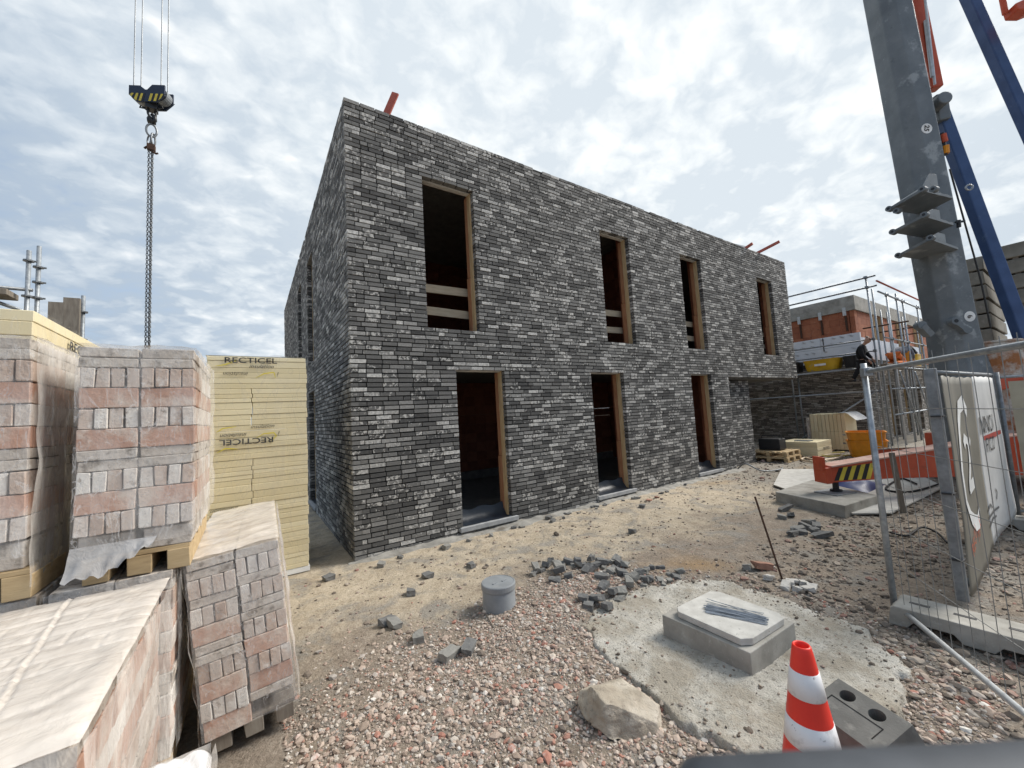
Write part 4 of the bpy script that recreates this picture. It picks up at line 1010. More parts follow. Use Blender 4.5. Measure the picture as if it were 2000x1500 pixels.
m_bit_l = mat('broken_grey_brick', [(0, (.15, .145, .135)), (.5, (.24, .235, .215)), (1, (.36, .35, .32))], island=.6, nscale=12, bump=.6, bscale=60)
heap_l = 'broken dark brick in the heap between the inspection pipe and the manhole'
for i, (px, py) in enumerate(((1048,1122),(1075,1100),(1110,1105),(1140,1112),(1155,1100),(1180,1108),(1205,1100),(1222,1112),(1165,1122),(1195,1125),(1215,1130),(1240,1140),(1095,1128),(1085,1143),(1130,1112),(1150,1126),(1090,1120),
        (1175,1140),(1230,1148),(1180,1158),(1198,1165),(1215,1160),(1165,1180),(1150,1190),(1185,1190),(1210,1170),(1250,1128),(1140,1183),(1175,1112),(1210,1108),(1068,1108),(1128,1102))):
    p = gp(px, py); p.z = .035 if i % 4 == 0 else 0.0
    brick_bit(p, rnd.uniform(.07, .15), rnd.uniform(.06, .095), .052, rnd.uniform(0, 3.1), rnd.uniform(-.45, .45), m_bit if rnd.random() < .7 else m_bit_l, heap_l, 'broken dark bricks in the heap')
rs = random.Random(77)
for i in range(34):
    px = 1035+300*rs.random(); py = 1092+28*rs.random()+(px-1035)*.16*rs.random()+30*rs.random()*rs.random()
    brick_bit(gp(px, py), rs.uniform(.04, .10), rs.uniform(.04, .08), rs.uniform(.022, .045), rs.uniform(0, 3.1), rs.uniform(-.3, .3), m_bit if rs.random() < .55 else m_bit_l, heap_l, 'broken dark bricks in the heap')
for i in range(22):
    x = rs.uniform(1.5, 8.6); y = 5.33-abs(rs.gauss(0, .10))
    brick_bit(Vector((x, y, .0)), rs.uniform(.04, .12), rs.uniform(.03, .08), rs.uniform(.02, .045), rs.uniform(0, 3.1), rs.uniform(-.25, .25), m_bit if rs.random() < .6 else m_bit_l, 'small brick chip lying along the foot of the dark facade', 'brick chips along the foot of the facade')
for (px, py, L, rz, m_, lb) in (
        (757, 1216, .15, .5, m_bit, 'left of two touching broken bricks in the rubble in front of the house corner'),
        (771, 1224, .12, 1.7, m_bit_l, 'right of two touching broken bricks in the rubble in front of the house corner'),
        (817, 1250, .12, 1.3, m_bit_l, 'lone grey half brick standing out in the pink rubble below the two touching bricks'),
        (877, 1281, .15, .45, m_bit_l, 'grey broken brick lying left of the black slate in the rubble'),
        (915, 1270, .13, .8, m_bit, 'black slaty fragment beside the grey broken brick in the rubble'),
        (834, 1127, .10, .1, m_bit, 'small dark brick bit on the sand above the paler upright bit'),
        (803, 1157, .11, 1.2, m_bit, 'dark brick standing on edge on the sand in front of the house corner'),
        (873, 1071, .10, .2, m_bit_l, 'pale grey brick bit near the foot of the facade left of the first doorway'),
        (921, 1104, .09, .2, m_bit, 'brown brick bit on the sand between pipe and facade'),
        (641, 1131, .10, .3, m_bit, 'dark brick bit among grey mortar crumbs by the insulation stack'),
        (745, 1106, .09, 1.0, m_bit_l, 'grey lump of brick at the foot of the house corner'),
        (1255, 996, .10, .4, m_bit, 'dark brick bit lying against the facade right of the second doorway'),
        (1072, 1012, .10, .2, m_bit, 'dark brick bit by the facade between the two doorways'),
        (1235, 1040, .08, .2, m_bit, 'dark brown brick bit on the yellow sand before the second doorway')):
    brick_bit(gp(px, py), L, .085, .055, rz, rnd.uniform(-.2, .2), m_, lb, 'stray broken bricks')
for (px, py) in ((1535,997),(1528,1012),(1545,1008),(1558,1035),(1575,1030),(1590,1038),(1600,1043),(1580,1022),(1565,1042),(1608,1048),(1552,1043),(1595,1030)):
    brick_bit(gp(px, py), rnd.uniform(.10, .22), .09, .055, rnd.uniform(0, 3.1), rnd.uniform(-.3, .3), m_bit if rnd.random() < .7 else m_bit_l, 'broken dark brick in the small pile before the outrigger slab', 'broken bricks before the outrigger slab')
m_bit_w = mat('pale_broken_stone', [(0, (.38, .36, .33)), (1, (.62, .60, .56))], island=.6, nscale=10, bump=.5)
m_bit_r = mat('red_broken_brick', [(0, (.24, .12, .08)), (1, (.38, .22, .16))], island=.5, nscale=10, bump=.5)
for (px, py) in ((1535,1148),(1558,1152),(1568,1142),(1550,1140),(1575,1154),(1502,1131),(1585,1150),(1540,1143)):
    brick_bit(gp(px, py), rnd.uniform(.07, .12), rnd.uniform(.05, .08), .045, rnd.uniform(0, 3.1), rnd.uniform(-.3, .3), m_bit_w, 'pale broken stone in the cluster at the foot of the rusty bar', 'pale stones at the foot of the rusty bar')
brick_bit(gp(1490, 1112), .20, .10, .06, -.5, .2, m_bit_r, 'salmon red broken brick left of the rusty bar', 'stray broken bricks')
brick_bit(gp(1460, 1113), .08, .07, .06, .3, .1, m_bit_l, 'small grey stone touching the salmon brick left of the rusty bar', 'stray broken bricks')
for (px, py, L, lb) in ((1268, 981, .14, 'larger terracotta shard on the sand right of the second doorway'), (1284, 975, .09, 'small terracotta shard on the sand right of the second doorway')):
    brick_bit(gp(px, py), L, .08, .03, .4, .05, m_bit_r, lb, 'stray broken bricks')

# ------------------------------------------------------------------ outrigger slab and mats
t = tag(thing('concrete_slab', (8.0, 2.8, 0), 'thick concrete slab carrying the foot of the red outrigger', 'concrete slab'), kind='thing')
P = [(7.60,3.32),(7.20,2.24),(8.25,2.12),(9.15,3.30)]
mb = MB(); mb.prism([(x, y, -.03) for x, y in P], (0,0,1), .19); mb.build('slab', m_concrete, t, bevel=.012)
t = thing('ground_sheet', (9.3, 2.4, 0), 'pale flat board sheet on the ground under the concrete slab', 'sheet')
P = [(7.35,2.2),(7.72,1.86),(10.35,1.74),(12.4,2.6),(11.0,4.6),(8.9,3.9)]
mb = MB(); mb.prism([(x, y, .012) for x, y in P], (0,0,1), .02); mb.build('board', m_conc_light, t)
t = thing('wooden_stake', (8.0, 1.79, 0), 'grey wooden stake standing upright between fence post and crane outrigger', 'stake')
mb = MB(); mb.beam((8.0,1.79,-.05), (8.06,1.85,.86), .06, .045); mb.build('stake', m_wood_grey, t, bevel=.004)
t = thing('tarp_bundle', (9.5, 2.7, .03), 'crumpled dark blue tarp under the red outrigger beam', 'tarp')
mb = MB(); vs = []
for i in range(13):
    for j in range(9):
        u, v = i/12, j/8; x = 9.0+u*1.1; y = 2.45+v*.6; k = math.sin(math.pi*u)*math.sin(math.pi*v)
        vs.append((x, y, .033+.17*k**.6*(.8+.5*mnoise.noise(Vector((x*4, y*4, 0))))))
mb.add(vs, [(i*9+j, (i+1)*9+j, (i+1)*9+j+1, i*9+j+1) for i in range(12) for j in range(8)]); mb.build('tarp', m_bluepl, t, smooth=True)
def cable(name, pts, r, m, label, cat, n=8):
    t = thing(name, tuple(pts[0]), label, cat); P = [Vector(p) for p in pts]; out_ = []
    for i in range(len(P)-1):
        p0, p1, p2, p3 = P[max(i-1,0)], P[i], P[i+1], P[min(i+2, len(P)-1)]
        for k in range(n):
            s = k/n; out_.append(.5*((2*p1)+(p2-p0)*s+(2*p0-5*p1+4*p2-p3)*s*s+(3*p1-p0-3*p2+p3)*s**3))
    out_.append(P[-1]); mb = MB(); mb.tube(out_, r, 6); mb.build('cable' if 'cable' in name else 'tube', m, t, smooth=True); return t
cable('black_cable', [gp(1790, 945, .06), gp(1760, 935, .05), gp(1730, 955, .05), gp(1780, 960, .05), gp(1850, 940, .06)], .016, m_black, 'black cable coiled on the pale sheet behind the fence', 'cable')
cable('black_cable', [gp(1738, 1040, .02), gp(1772, 1046, .02), gp(1800, 1030, .03), gp(1830, 1040, .02), gp(1850, 1060, .02)], .012, m_black, 'black cable on the rubble behind the near fence panel', 'cable')
cable('air_hose', [(14.2, 3.1, .03), (13.2, 3.6, .03), (12.6, 4.3, .03), (13.0, 4.9, .03), (13.9, 4.9, .03), (14.6, 4.5, .03), (13.8, 4.3, .03), (13.0, 4.55, .035), (14.2, 5.3, .03), (15.8, 5.0, .03)], .028, m_hose, 'cream hose looped on the ground before the insulation packs', 'hose')
cable('yellow_hose', [(14.6, 4.2, .03), (14.0, 4.6, .03), (14.5, 4.95, .03), (15.3, 4.6, .03)], .02, m_hose_y, 'thin yellow hose inside the loop of the cream hose', 'hose')
cable('black_cable', [(10.1, 5.2, .10), (10.0, 4.95, .25), (10.2, 4.7, .08), (10.9, 4.6, .03), (11.3, 4.7, .02)], .018, m_steel_dark, 'grey cable trailing out of the third doorway of the house', 'cable')

# ------------------------------------------------------------------ things in front of the second building
def pallet(t, x0, x1, y0, y1, z0):
    mb = MB()
    for i in range(7): y = y0+(y1-y0)*(i+.1)/7; mb.box(x0, x1, y, y+(y1-y0)*.10, z0+.12, z0+.142, jit=.003)
    for i in range(3): y = y0+(y1-y0)*(.0+.44*i); mb.box(x0, x1, y, y+.10, z0, z0+.02)
    for i in range(3):
        for j in range(3): x = x0+(x1-x0-.12)*j/2; y = y0+(y1-y0-.12)*i/2; mb.box(x, x+.12, y, y+.1, z0+.0205, z0+.098)
    for j in range(3): x = x0+(x1-x0-.12)*j/2; mb.box(x, x+.12, y0, y1, z0+.0985, z0+.1195)
    mb.build('boards', m_pallet, t)
for i, lb in enumerate(('lower of the two empty wooden pallets at the end of the brick house', 'upper wooden pallet carrying the black crate')):
    t = thing('pallet', (12.9, 5.5, .145*i), lb, 'pallet', 'empty wooden pallets'); s = .06*i
    pallet(t, 12.35+s, 13.25+s, 4.98+s*.6, 5.98+s*.6, .145*i)
t = thing('plastic_crate', (12.9, 5.5, .29), 'black box with carrying bar on top of the wooden pallets', 'crate')
mb = MB(); mb.obox((12.92, 5.58, .46), (.42, .58, .32), None, taper=.97); mb.build('box', m_blackpl, t, bevel=.015)
mb = MB(); mb.tube([(12.92, 5.30, .62), (12.92, 5.32, .70), (12.92, 5.84, .70), (12.92, 5.86, .62)], .016, 6); mb.build('handle', m_blackpl, t)
t = thing('insulation_pack', (14.3, 5.2, 0), 'low flat pack of cream insulation boards lying beside the wooden pallets', 'insulation pack', 'cream insulation packs by the second building')
mb = MB()
for i in range(5): mb.box(13.75+rnd.uniform(-.01,.01), 14.85, 4.75+rnd.uniform(-.01,.01), 5.75, .03+i*.085, .112+i*.085)
mb.build('boards', m_insul, t, bevel=.005)
mb = MB(); mb.box(13.95, 14.25, 5.0, 5.4, .458, .475); mb.build('paper_sheet', m_steel_dark, t)
text('RECTICEL', .11, frame((14.15, 4.735, .2), (1,0,0), (0,0,1)), m_ink, t)
t = thing('insulation_pack', (15.9, 5.1, 0), 'upright cream insulation pack of standing boards under white film', 'insulation pack', 'cream insulation packs by the second building')
mb = MB()
for i in range(9): mb.box(15.7, 16.7, 4.60+i*.105, 4.70+i*.105, .05, .62+.0*i); mb.box(15.70+rnd.uniform(-.01,.01), 16.7, 4.602+i*.105, 4.698+i*.105, .625, 1.2+rnd.uniform(-.01,.01))
mb.build('boards', m_insul, t, bevel=.006)
mb = MB(); mb.box(15.66, 16.7, 5.56, 5.64, .05, 1.1); mb.build('end_sheet', m_film_milk, t)
mb = MB(); vs = []
for i in range(9):
    for j in range(9):
        u, v = i/8, j/8; x = 15.66+u*1.1; y = 4.30+v*.52
        vs.append((x+.03*mnoise.noise(Vector((u*3, v*3, 0))), y, 1.22+.02*mnoise.noise(Vector((u*4, v*4, 2)))-.55*max(0, .5-v)**1.2))
mb.add(vs, [(i*9+j, (i+1)*9+j, (i+1)*9+j+1, i*9+j+1) for i in range(8) for j in range(8)]); mb.build('cover_film', m_film_white, t, smooth=True)
def tub(loc, L, W, Hh, rz, m, label, group=None, name='mortar_tub', hollow=True):
    t = thing(name, loc, label, 'mortar tub', group); mb = MB(); x, y, z0 = loc; M_ = Matrix.Rotation(rz, 3, 'Z'); n = 28; vs = []; 
    rows = [(.86, .0), (.88, .03), (1.0, .94), (1.05, .945), (1.05, 1.0), (.985, 1.0), (.97, .94), (.86, .15), (.02, .14)]
    for k, hh in rows:
        for i in range(n):
            q = 2*math.pi*i/n; c_, s_ = math.cos(q), math.sin(q); e = .45
            p = M_ @ Vector((math.copysign(abs(c_)**e, c_)*L/2*k, math.copysign(abs(s_)**e, s_)*W/2*k, hh*Hh)); vs.append(p+Vector(loc))
    fs = [(r_*n+i, r_*n+(i+1) % n, (r_+1)*n+(i+1) % n, (r_+1)*n+i) for r_ in range(len(rows)-1) for i in range(n)]+[tuple(range(n-1, -1, -1))]
    mb.add(vs, fs); mb.build('tub', m, t)
    mb = MB()
    for sg in (-1, 1):
        c_ = Vector(loc)+M_ @ Vector((sg*L*.53, 0, Hh*.80)); d = M_ @ Vector((0, W*.18, 0)); o_ = M_ @ Vector((sg*.05, 0, 0))
        mb.tube([c_-d, c_-d+o_, c_+d+o_, c_+d], .012, 6)
    mb.build('handle', m_steel_dark, t); return t
tub((14.70, 3.88, 0), .86, .80, .46, R(-70), m_oran, 'lower of the two nested orange mortar tubs on the ground', 'orange mortar tubs on the ground')
tub((14.70, 3.88, .25), .84, .78, .46, R(-70), m_oran, 'upper orange mortar tub nested in another on the ground', 'orange mortar tubs on the ground')

# ------------------------------------------------------------------ second building
CX2, CY2 = 18.25, 4.58
b2 = thing('shell_building', (CX2, CY2, 0), 'half built house with brown brick below and orange blocks above, scaffold around it', 'house')
F2L = lambda u, d, z: (CX2+d, u, z); F2F = lambda u, d, z: (u, CY2+d, z)
op2 = [(20.6, 21.5, .10, 2.1), (22.7, 23.5, .10, 2.1), (24.6, 25.4, .1, 2.1)]
mb = MB(); wall_bricks(mb, F2L, CY2+.102, 15.5, -.1, 47, [], seed=31, jit=.001); mb.build('brick_wall', m_brick2, b2)
mb = MB(); wall_bricks(mb, F2F, CX2, 29.0, -.1, 47, op2, seed=32, jit=.001); mb.build('brick_wall', m_brick2, b2)
mb = MB(); leaf(mb, F2L, CY2+.1, 15.5, -.1, 3.05, [], .012, .095); leaf(mb, F2F, CX2+.014, 29, -.1, 3.05, op2, .012, .094, .01); mb.build('mortar_joints', m_mortar2, b2)
opu = [(20.35, 21.35, 3.6, 4.85), (23.6, 24.5, 3.6, 4.85), (26.5, 27.4, 3.6, 4.85)]
mb = MB(); block_leaf(mb, F2L, CY2+.32, 15.5, 2.9, 4.88, [], .16, .30, 41); block_leaf(mb, F2F, CX2+.16, 29, 2.9, 4.88, opu, .16, .30, 42); block_leaf(mb, F2F, CX2+.5, 29, .1, 2.9, op2, .20, .34, 43); mb.build('block_wall', m_terra, b2)
mb = MB()
r = random.Random(3)
for y0 in [CY2+.05+1.2*i for i in range(9)]:
    for z0, z1 in ((2.95, 3.60), (3.606, 4.02)): mb.box(CX2+.06, CX2+.155, y0+.003, y0+1.194, z0, z1, jit=.004)
mb.build('insulation', m_foil, b2); mb = MB()
for x0 in [CX2+.16+1.2*i for i in range(7)]:
    if not any(a < x0+.6 < b_ for a, b_, *_ in opu): mb = MB(); mb.box(x0, x0+1.19, CY2+.06, CY2+.155, 2.95, 3.85, jit=.004); mb.build('insulation', m_foil, b2)
mb = MB()
for y0 in [CY2+.2+.3*i for i in range(26)]:
    for z in (3.2, 3.46, 3.72, 3.92):
        if r.random() < .8: q = y0+r.uniform(-.05, .05); mb.beam((CX2+.054, q, z), (CX2+.054, q+.13, z+.05), .004, .018, up=(1,0,0)); mb.beam((CX2+.053, q+.02, z-.02), (CX2+.053, q+.10, z+.012), .004, .012, up=(1,0,0))
for y0 in (5.72, 6.92, 8.1): mb.box(CX2+.045, CX2+.058, y0, y0+.03, 3.5, 4.0)
mb.build('printed_marks', m_ink, b2)
mb = MB(); leaf(mb, F2L, CY2+.10, 15.5, 4.885, 5.42, [], .10, .34); leaf(mb, F2F, CX2+.345, 29, 4.885, 5.42, [], .0995, .34); mb.box(CX2+.35, 29, CY2+.35, 15.5, 5.1, 5.3); mb.box(CX2+.35, 29, CY2+.35, 15.5, 2.7, 2.88); mb.build('ring_beam', m_concrete, b2)
for yy in (5.0, 5.75, 6.45, 7.2, 8.0):
    mb = MB(); mb.box(CX2+.07, CX2+.098, yy-.05, yy+.05, 4.72, 5.02); mb.build('wall_plate', m_rail_lt, b2)
    mb = MB(); mb.box(CX2+.11, CX2+.155, yy-.04, yy+.02, 4.15, 4.70); mb.build('wall_strap', m_rebar, b2)
for i, o_ in enumerate(op2+opu):
    mb = MB(); a, b_, z0, z1 = o_; mb.box(b_-.05, b_-.004, CY2+.1, CY2+.4, z0, z1); mb.build('window_frame', m_wood, b2); mb = MB(); mb.box(a+.004, a+.05, CY2+.1, CY2+.4, z0, z1); mb.build('window_frame', m_wood, b2)
mb = MB(); mb.box(CX2+.6, 29, CY2+3.2, CY2+3.4, .0, 5.2); mb.build('inner_wall', m_terra, b2)

sc = thing('scaffold', (17.3, 4.0, 0), 'steel tube scaffold around the corner of the half built house', 'scaffold')
XS = 17.35; YS = 3.95
def tube_part(nm, p0, p1, r=.028, m=m_steel):
    mb = MB(); mb.cyl(p0, p1, r, n=8); return mb.build(nm, m, sc, smooth=True)
for y in (4.05, 6.55, 9.1, 11.6):
    tube_part('standard', (XS, y, 0), (XS, y, 5.75)); tube_part('standard', (XS+.6, y+.02, 0), (XS+.6, y+.02, 3.0 if y > 5 else 5.4))
for x in (18.3, 19.5, 20.3, 22.4, 24.6, 26.8):
    tube_part('standard', (x, YS-.15, 0), (x, YS-.15, 5.2+.1*(x % 2)), .03, m_steel if x != 18.3 else m_rail_lt)
    tube_part('standard', (x+.15, YS+.35, 0), (x+.15, YS+.35, 4.9), .026)
for z in (5.70, 5.36): tube_part('guard_rail', (XS, 3.8, z), (XS, 14, z), .03, m_steel_dark)
for z in (3.60, 3.2): tube_part('guard_rail', (XS, 4.1, z), (XS, 14, z), .024, m_steel_dark)
tube_part('ledger', (XS-.03, 4.0, 1.86), (XS-.03, 14, 1.80)); tube_part('brace', (XS-.05, 6.7, .05), (XS-.05, 4.2, 1.82), .026)
tube_part('ledger', (XS-.03, 4.0, 2.66), (XS-.03, 14, 2.62), .03)
for z, m_ in ((5.50, m_redboard), (5.14, m_steel_dark)): tube_part('guard_rail', (17.3, YS-.17, z), (27.5, YS-.17, z-.03), .028, m_ if z > 5.4 else m_steel)
for z in (3.6, 2.62, 1.9, 1.05): tube_part('ledger', (17.35, YS-.17, z), (27, YS-.17, z), .024)
tube_part('brace', (20.4, YS-.2, .1), (18.4, YS-.2, 2.5), .024); tube_part('brace', (24.5, YS-.2, .1), (25.5, YS-.2, 2.5), .03, m_rail_lt); tube_part('brace', (22.5, YS-.2, .1), (20.4, YS-.2, 2.5), .024)
for x in (18.9, 20.9, 23.2): tube_part('transom', (x, YS-.5, 4.2), (x, CY2+.1, 4.2), .028, m_rebar)
for y in (4.05, 6.55, 9.1):
    for z in (1.84, 2.64, 3.2, 3.6, 5.36, 5.70): mb = MB(); mb.obox((XS-.03, y, z), (.10, .09, .09)); mb.build('coupler', m_steel_dark, sc, bevel=.01)
for x in (18.3, 19.5, 20.3, 22.4, 24.6):
    for z in (1.05, 1.9, 2.62, 3.6, 5.14): mb = MB(); mb.obox((x, YS-.16, z), (.09, .10, .09)); mb.build('coupler', m_steel_dark, sc, bevel=.01)
mb = MB()
for i in range(3): mb.box(XS+.02+.21*i, XS+.22+.21*i, 4.1, 13.5, 2.68, 2.725, jit=.004)
mb.build('scaffold_board', m_wood_grey, sc, bevel=.004)
mb = MB()
for i in range(3): mb.box(17.4, 26.8, YS-.14+.21*i, YS+.06+.21*i, 2.70, 2.745, jit=.004)
mb.build('scaffold_board', m_wood_grey, sc, bevel=.004)
mb = MB(); mb.box(17.0, 17.33, 4.0, 4.9, 2.17, 2.21); mb.build('step_board', m_wood_grey, sc)
def yellow_long(loc, L, m, label):
    t = thing('mortar_tub', loc, label, 'mortar tub', 'mortar tubs on the scaffold'); x, y, z = loc; mb = MB(); n = 20; vs = []
    rows = [(.80, .80, 0), (.84, .86, .05), (1, 1, .40), (1.02, 1.04, .42), (.96, .95, .42), (.8, .8, .08)]
    for kx, ky, hh in rows:
        for i in range(n):
            q = 2*math.pi*i/n; c_, s_ = math.cos(q), math.sin(q); vs.append((x+math.copysign(abs(c_)**.45, c_)*.30*kx, y+math.copysign(abs(s_)**.45, s_)*L/2*ky, z+hh))
    mb.add(vs, [(r_*n+i, r_*n+(i+1) % n, (r_+1)*n+(i+1) % n, (r_+1)*n+i) for r_ in range(5) for i in range(n)]+[tuple(range(n-1, -1, -1)), tuple(range(5*n, 6*n))]); mb.build('tub', m, t, bevel=.005); return t
t = yellow_long((17.70, 5.62, 2.727), 1.15, m_yel, 'long yellow mortar tub with white label on the scaffold boards')
mb = MB(); mb.box(17.392, 17.40, 5.45, 5.80, 2.91, 2.985); mb.build('label_plate', m_white, t)
yellow_long((17.70, 6.55, 2.727), .5, m_blackpl, 'black tub left of the long yellow one on the scaffold')
yellow_long((17.72, 4.78, 2.727), .42, m_blackpl, 'black tub between the long yellow tub and the worker in black')
tub((20.5, YS+.12, 2.747), .62, .55, .52, .1, m_oran, 'square orange tub on the scaffold beside the bending worker', 'mortar tubs on the scaffold')
tub((21.75, YS+.12, 2.747), .80, .55, .46, 0, m_yel, 'yellow tub next to the grey crane mast on the scaffold', 'mortar tubs on the scaffold')

# ------------------------------------------------------------------ workers
def skin(name, pts, edges, m, parent, sub=1):
    me = bpy.data.meshes.new(name); o_ = root_off(parent)
    me.from_pydata([tuple(Vector(p[0])-o_) for p in pts], edges, []); me.materials.append(m)
    ob = bpy.data.objects.new(name, me); COL.objects.link(ob); ob.parent = parent
    sk = ob.modifiers.new('skin', 'SKIN'); sk.use_smooth_shade = True
    for i, p in enumerate(pts):
        sv = me.skin_vertices[0].data[i]; rr = p[1] if isinstance(p[1], tuple) else (p[1], p[1]); sv.radius = rr; sv.use_root = (i == 0)
    s = ob.modifiers.new('subdivision', 'SUBSURF'); s.levels = sub; s.render_levels = sub
    return ob
def chain(n0, *idx):
    return [(a, b_) for a, b_ in zip((n0,)+idx, idx)]
def worker(root, J, mj, mt, hair_m, cap=False):
    """J: joints; one continuous body, clothing over it"""
    P = []; ix = {}; E_ = []
    def a(nm, p, r): ix[nm] = len(P); P.append((p, r)); return ix[nm]
    a('pelvis', J['pelvis'], .07); a('waist', J['waist'], .075); a('chest', J['chest'], .085); a('neck', J['neck'], .05); a('head', J['head'], .078); a('crown', J['crown'], .07)
    E_ += [(0,1),(1,2),(2,3),(3,4),(4,5)]
    for s in 'lr':
        a('sh'+s, J['sh'+s], .04); a('el'+s, J['el'+s], .034); a('wr'+s, J['wr'+s], .028); a('hand'+s, J['hand'+s], .03)
        E_ += [(ix['chest'], ix['sh'+s]), (ix['sh'+s], ix['el'+s]), (ix['el'+s], ix['wr'+s]), (ix['wr'+s], ix['hand'+s])]
        h = Vector(J['hand'+s]); d = (h-Vector(J['wr'+s])).normalized(); sd = d.orthogonal().normalized()
        for k in range(4):
            q = a('f'+s+str(k), h+d*(.075-.006*abs(k-1.3))+sd*((k-1.5)*.021)-Vector((0,0,.012)), .009); E_.append((ix['hand'+s], q))
        q = a('t'+s, h+sd*.05+d*.02, .010); E_.append((ix['hand'+s], q))
        a('hip'+s, J['hip'+s], .06); a('kn'+s, J['kn'+s], .045); a('an'+s, J['an'+s], .038); a('toe'+s, J['toe'+s], .035)
        E_ += [(0, ix['hip'+s]), (ix['hip'+s], ix['kn'+s]), (ix['kn'+s], ix['an'+s]), (ix['an'+s], ix['toe'+s])]
    f = (Vector(J['face'])).normalized()
    hd = Vector(J['head']); q = a('nose', hd+f*.098, .014); E_.append((ix['head'], q)); q = a('chin', hd+f*.06-Vector((0,0,.07)), .035); E_.append((ix['head'], q))
    skin('body', P, E_, m_skin, root)
    T = [(J['pelvis'], .135), (J['waist'], .140), (J['chest'], .155), (J['neck'], .07)]; ee = [(0,1),(1,2),(2,3)]
    for s in 'lr':
        n = len(T); T += [(J['sh'+s], .082), (J['el'+s], .062), (J['wr'+s], .045)]; ee += [(2, n), (n, n+1), (n+1, n+2)]
    skin('jacket', T, ee, mj, root)
    T = [(J['pelvis'], .125)]; ee = []
    for s in 'lr':
        n = len(T); T += [(J['hip'+s], .11), (J['kn'+s], .078), (J['an'+s], .06)]; ee += [(0, n), (n, n+1), (n+1, n+2)]
    skin('trousers', T, ee, mt, root)
    for s in 'lr': skin('shoe', [(J['an'+s], .052), ((Vector(J['an'+s])+Vector(J['toe'+s]))/2-Vector((0,0,.01)), .05), (J['toe'+s], .042)], [(0,1),(1,2)], m_blackpl, root)
    c = Vector(J['crown']); skin('cap' if cap else 'hair', [(c-f*.02, .088), (c+f*.05 if cap else c-f*.05-Vector((0,0,.05)), .06 if cap else .075)], [(0,1)], hair_m, root)
    mb = MB(); up = (c-hd).normalized(); sd = f.cross(up).normalized()
    for k in (-1, 1): mb.cyl(hd+f*.078+sd*(k*.032)+up*.02, hd+f*.084+sd*(k*.032)+up*.02, .010, n=8)
    mb.build('eyes', m_blackpl, root)
def on_x(px, py, x): d = pray(px, py); k = x/d.x; return Vector((x, d.y*k, CAM_Z+d.z*k))
def on_y(px, py, y): d = pray(px, py); k = y/d.y; return Vector((d.x*k, y, CAM_Z+d.z*k))
V = Vector
q = lambda px, py, dx=0.0: on_x(px, py, 17.22)+V((dx, 0, 0))
w1 = thing('person', (17.2, 4.5, 2.21), 'person all in black stooping at the corner of the scaffold, one leg stretched down', 'person')
worker(w1, dict(pelvis=q(1686,704), waist=q(1680,694), chest=q(1681,681), neck=q(1688,672), head=q(1694,665), crown=q(1696,657), face=(-.35,-.9,-.3),
    shl=q(1683,680,-.17), shr=q(1683,680,.17), ell=q(1688,695,-.22), elr=q(1692,693,.2), wrl=q(1699,704,-.15), wrr=q(1701,700,.14), handl=q(1702,707,-.14), handr=q(1704,703,.12),
    hipl=q(1685,708,-.08), hipr=q(1688,708,.08), knl=q(1677,725,-.10), knr=q(1702,708,.10), anl=q(1669,741,-.12), anr=q(1705,727,.12), toel=q(1675,744.5,-.14), toer=q(1699,731,.12)), m_cl_black, m_cl_black, m_hair)
q = lambda px, py, dy=0.0: on_y(px, py, 3.98)+V((0, dy, 0))
def fz(p, z): return V((p.x, p.y, z))
zf = 2.80
w2 = thing('person', (19.4, 3.98, 2.75), 'person in grey top and orange trousers kneeling bent over on the scaffold', 'person')
worker(w2, dict(pelvis=q(1745,692), waist=q(1750,686), chest=q(1762,683), neck=q(1769,686), head=q(1773,691), crown=q(1776,696), face=(.5,-.3,-.8),
    shl=q(1765,684,-.18), shr=q(1765,683,.18), ell=q(1765,694,-.24), elr=q(1768,694,.22), wrl=q(1770,702,-.2), wrr=q(1773,701,.14), handl=q(1773,704,-.18), handr=q(1776,703,.12),
    hipl=q(1745,694,-.10), hipr=q(1745,694,.10), knl=fz(q(1756,699,-.14), 2.86), knr=fz(q(1755,699,.14), 2.86), anl=fz(q(1741,706,-.13), zf), anr=fz(q(1742,706,.13), zf), toel=fz(q(1735,706,-.14), zf-.005), toer=fz(q(1737,706,.14), zf-.005)), m_cl_grey, m_cl_orange, m_hair)
q = lambda px, py, dy=0.0: on_y(px, py, 4.32)+V((0, dy, 0))
w3 = thing('person', (21.3, 4.32, 2.75), 'person with grey cap and black top standing stooped behind the orange tub on the scaffold', 'person')
worker(w3, dict(pelvis=q(1770,692), waist=q(1771,686), chest=q(1771,681), neck=q(1769,676), head=q(1769,672), crown=q(1769,667), face=(-.6,-.6,-.4),
    shl=q(1764,679), shr=q(1778,679), ell=q(1761,687,-.1), elr=q(1781,687,-.08), wrl=q(1764,692,-.2), wrr=q(1779,693,-.2), handl=q(1766,694,-.22), handr=q(1777,695,-.22),
    hipl=q(1768,694), hipr=q(1773,694), knl=fz(q(1766,700,-.12), 2.98), knr=fz(q(1774,700,-.12), 2.98), anl=fz(q(1767,706,.05), zf+.02), anr=fz(q(1774,706,.05), zf+.02), toel=fz(q(1766,706,-.08), zf-.005), toer=fz(q(1774,706,-.08), zf-.005)), m_cl_black, m_cl_black, m_cl_grey, cap=True)
mb = None

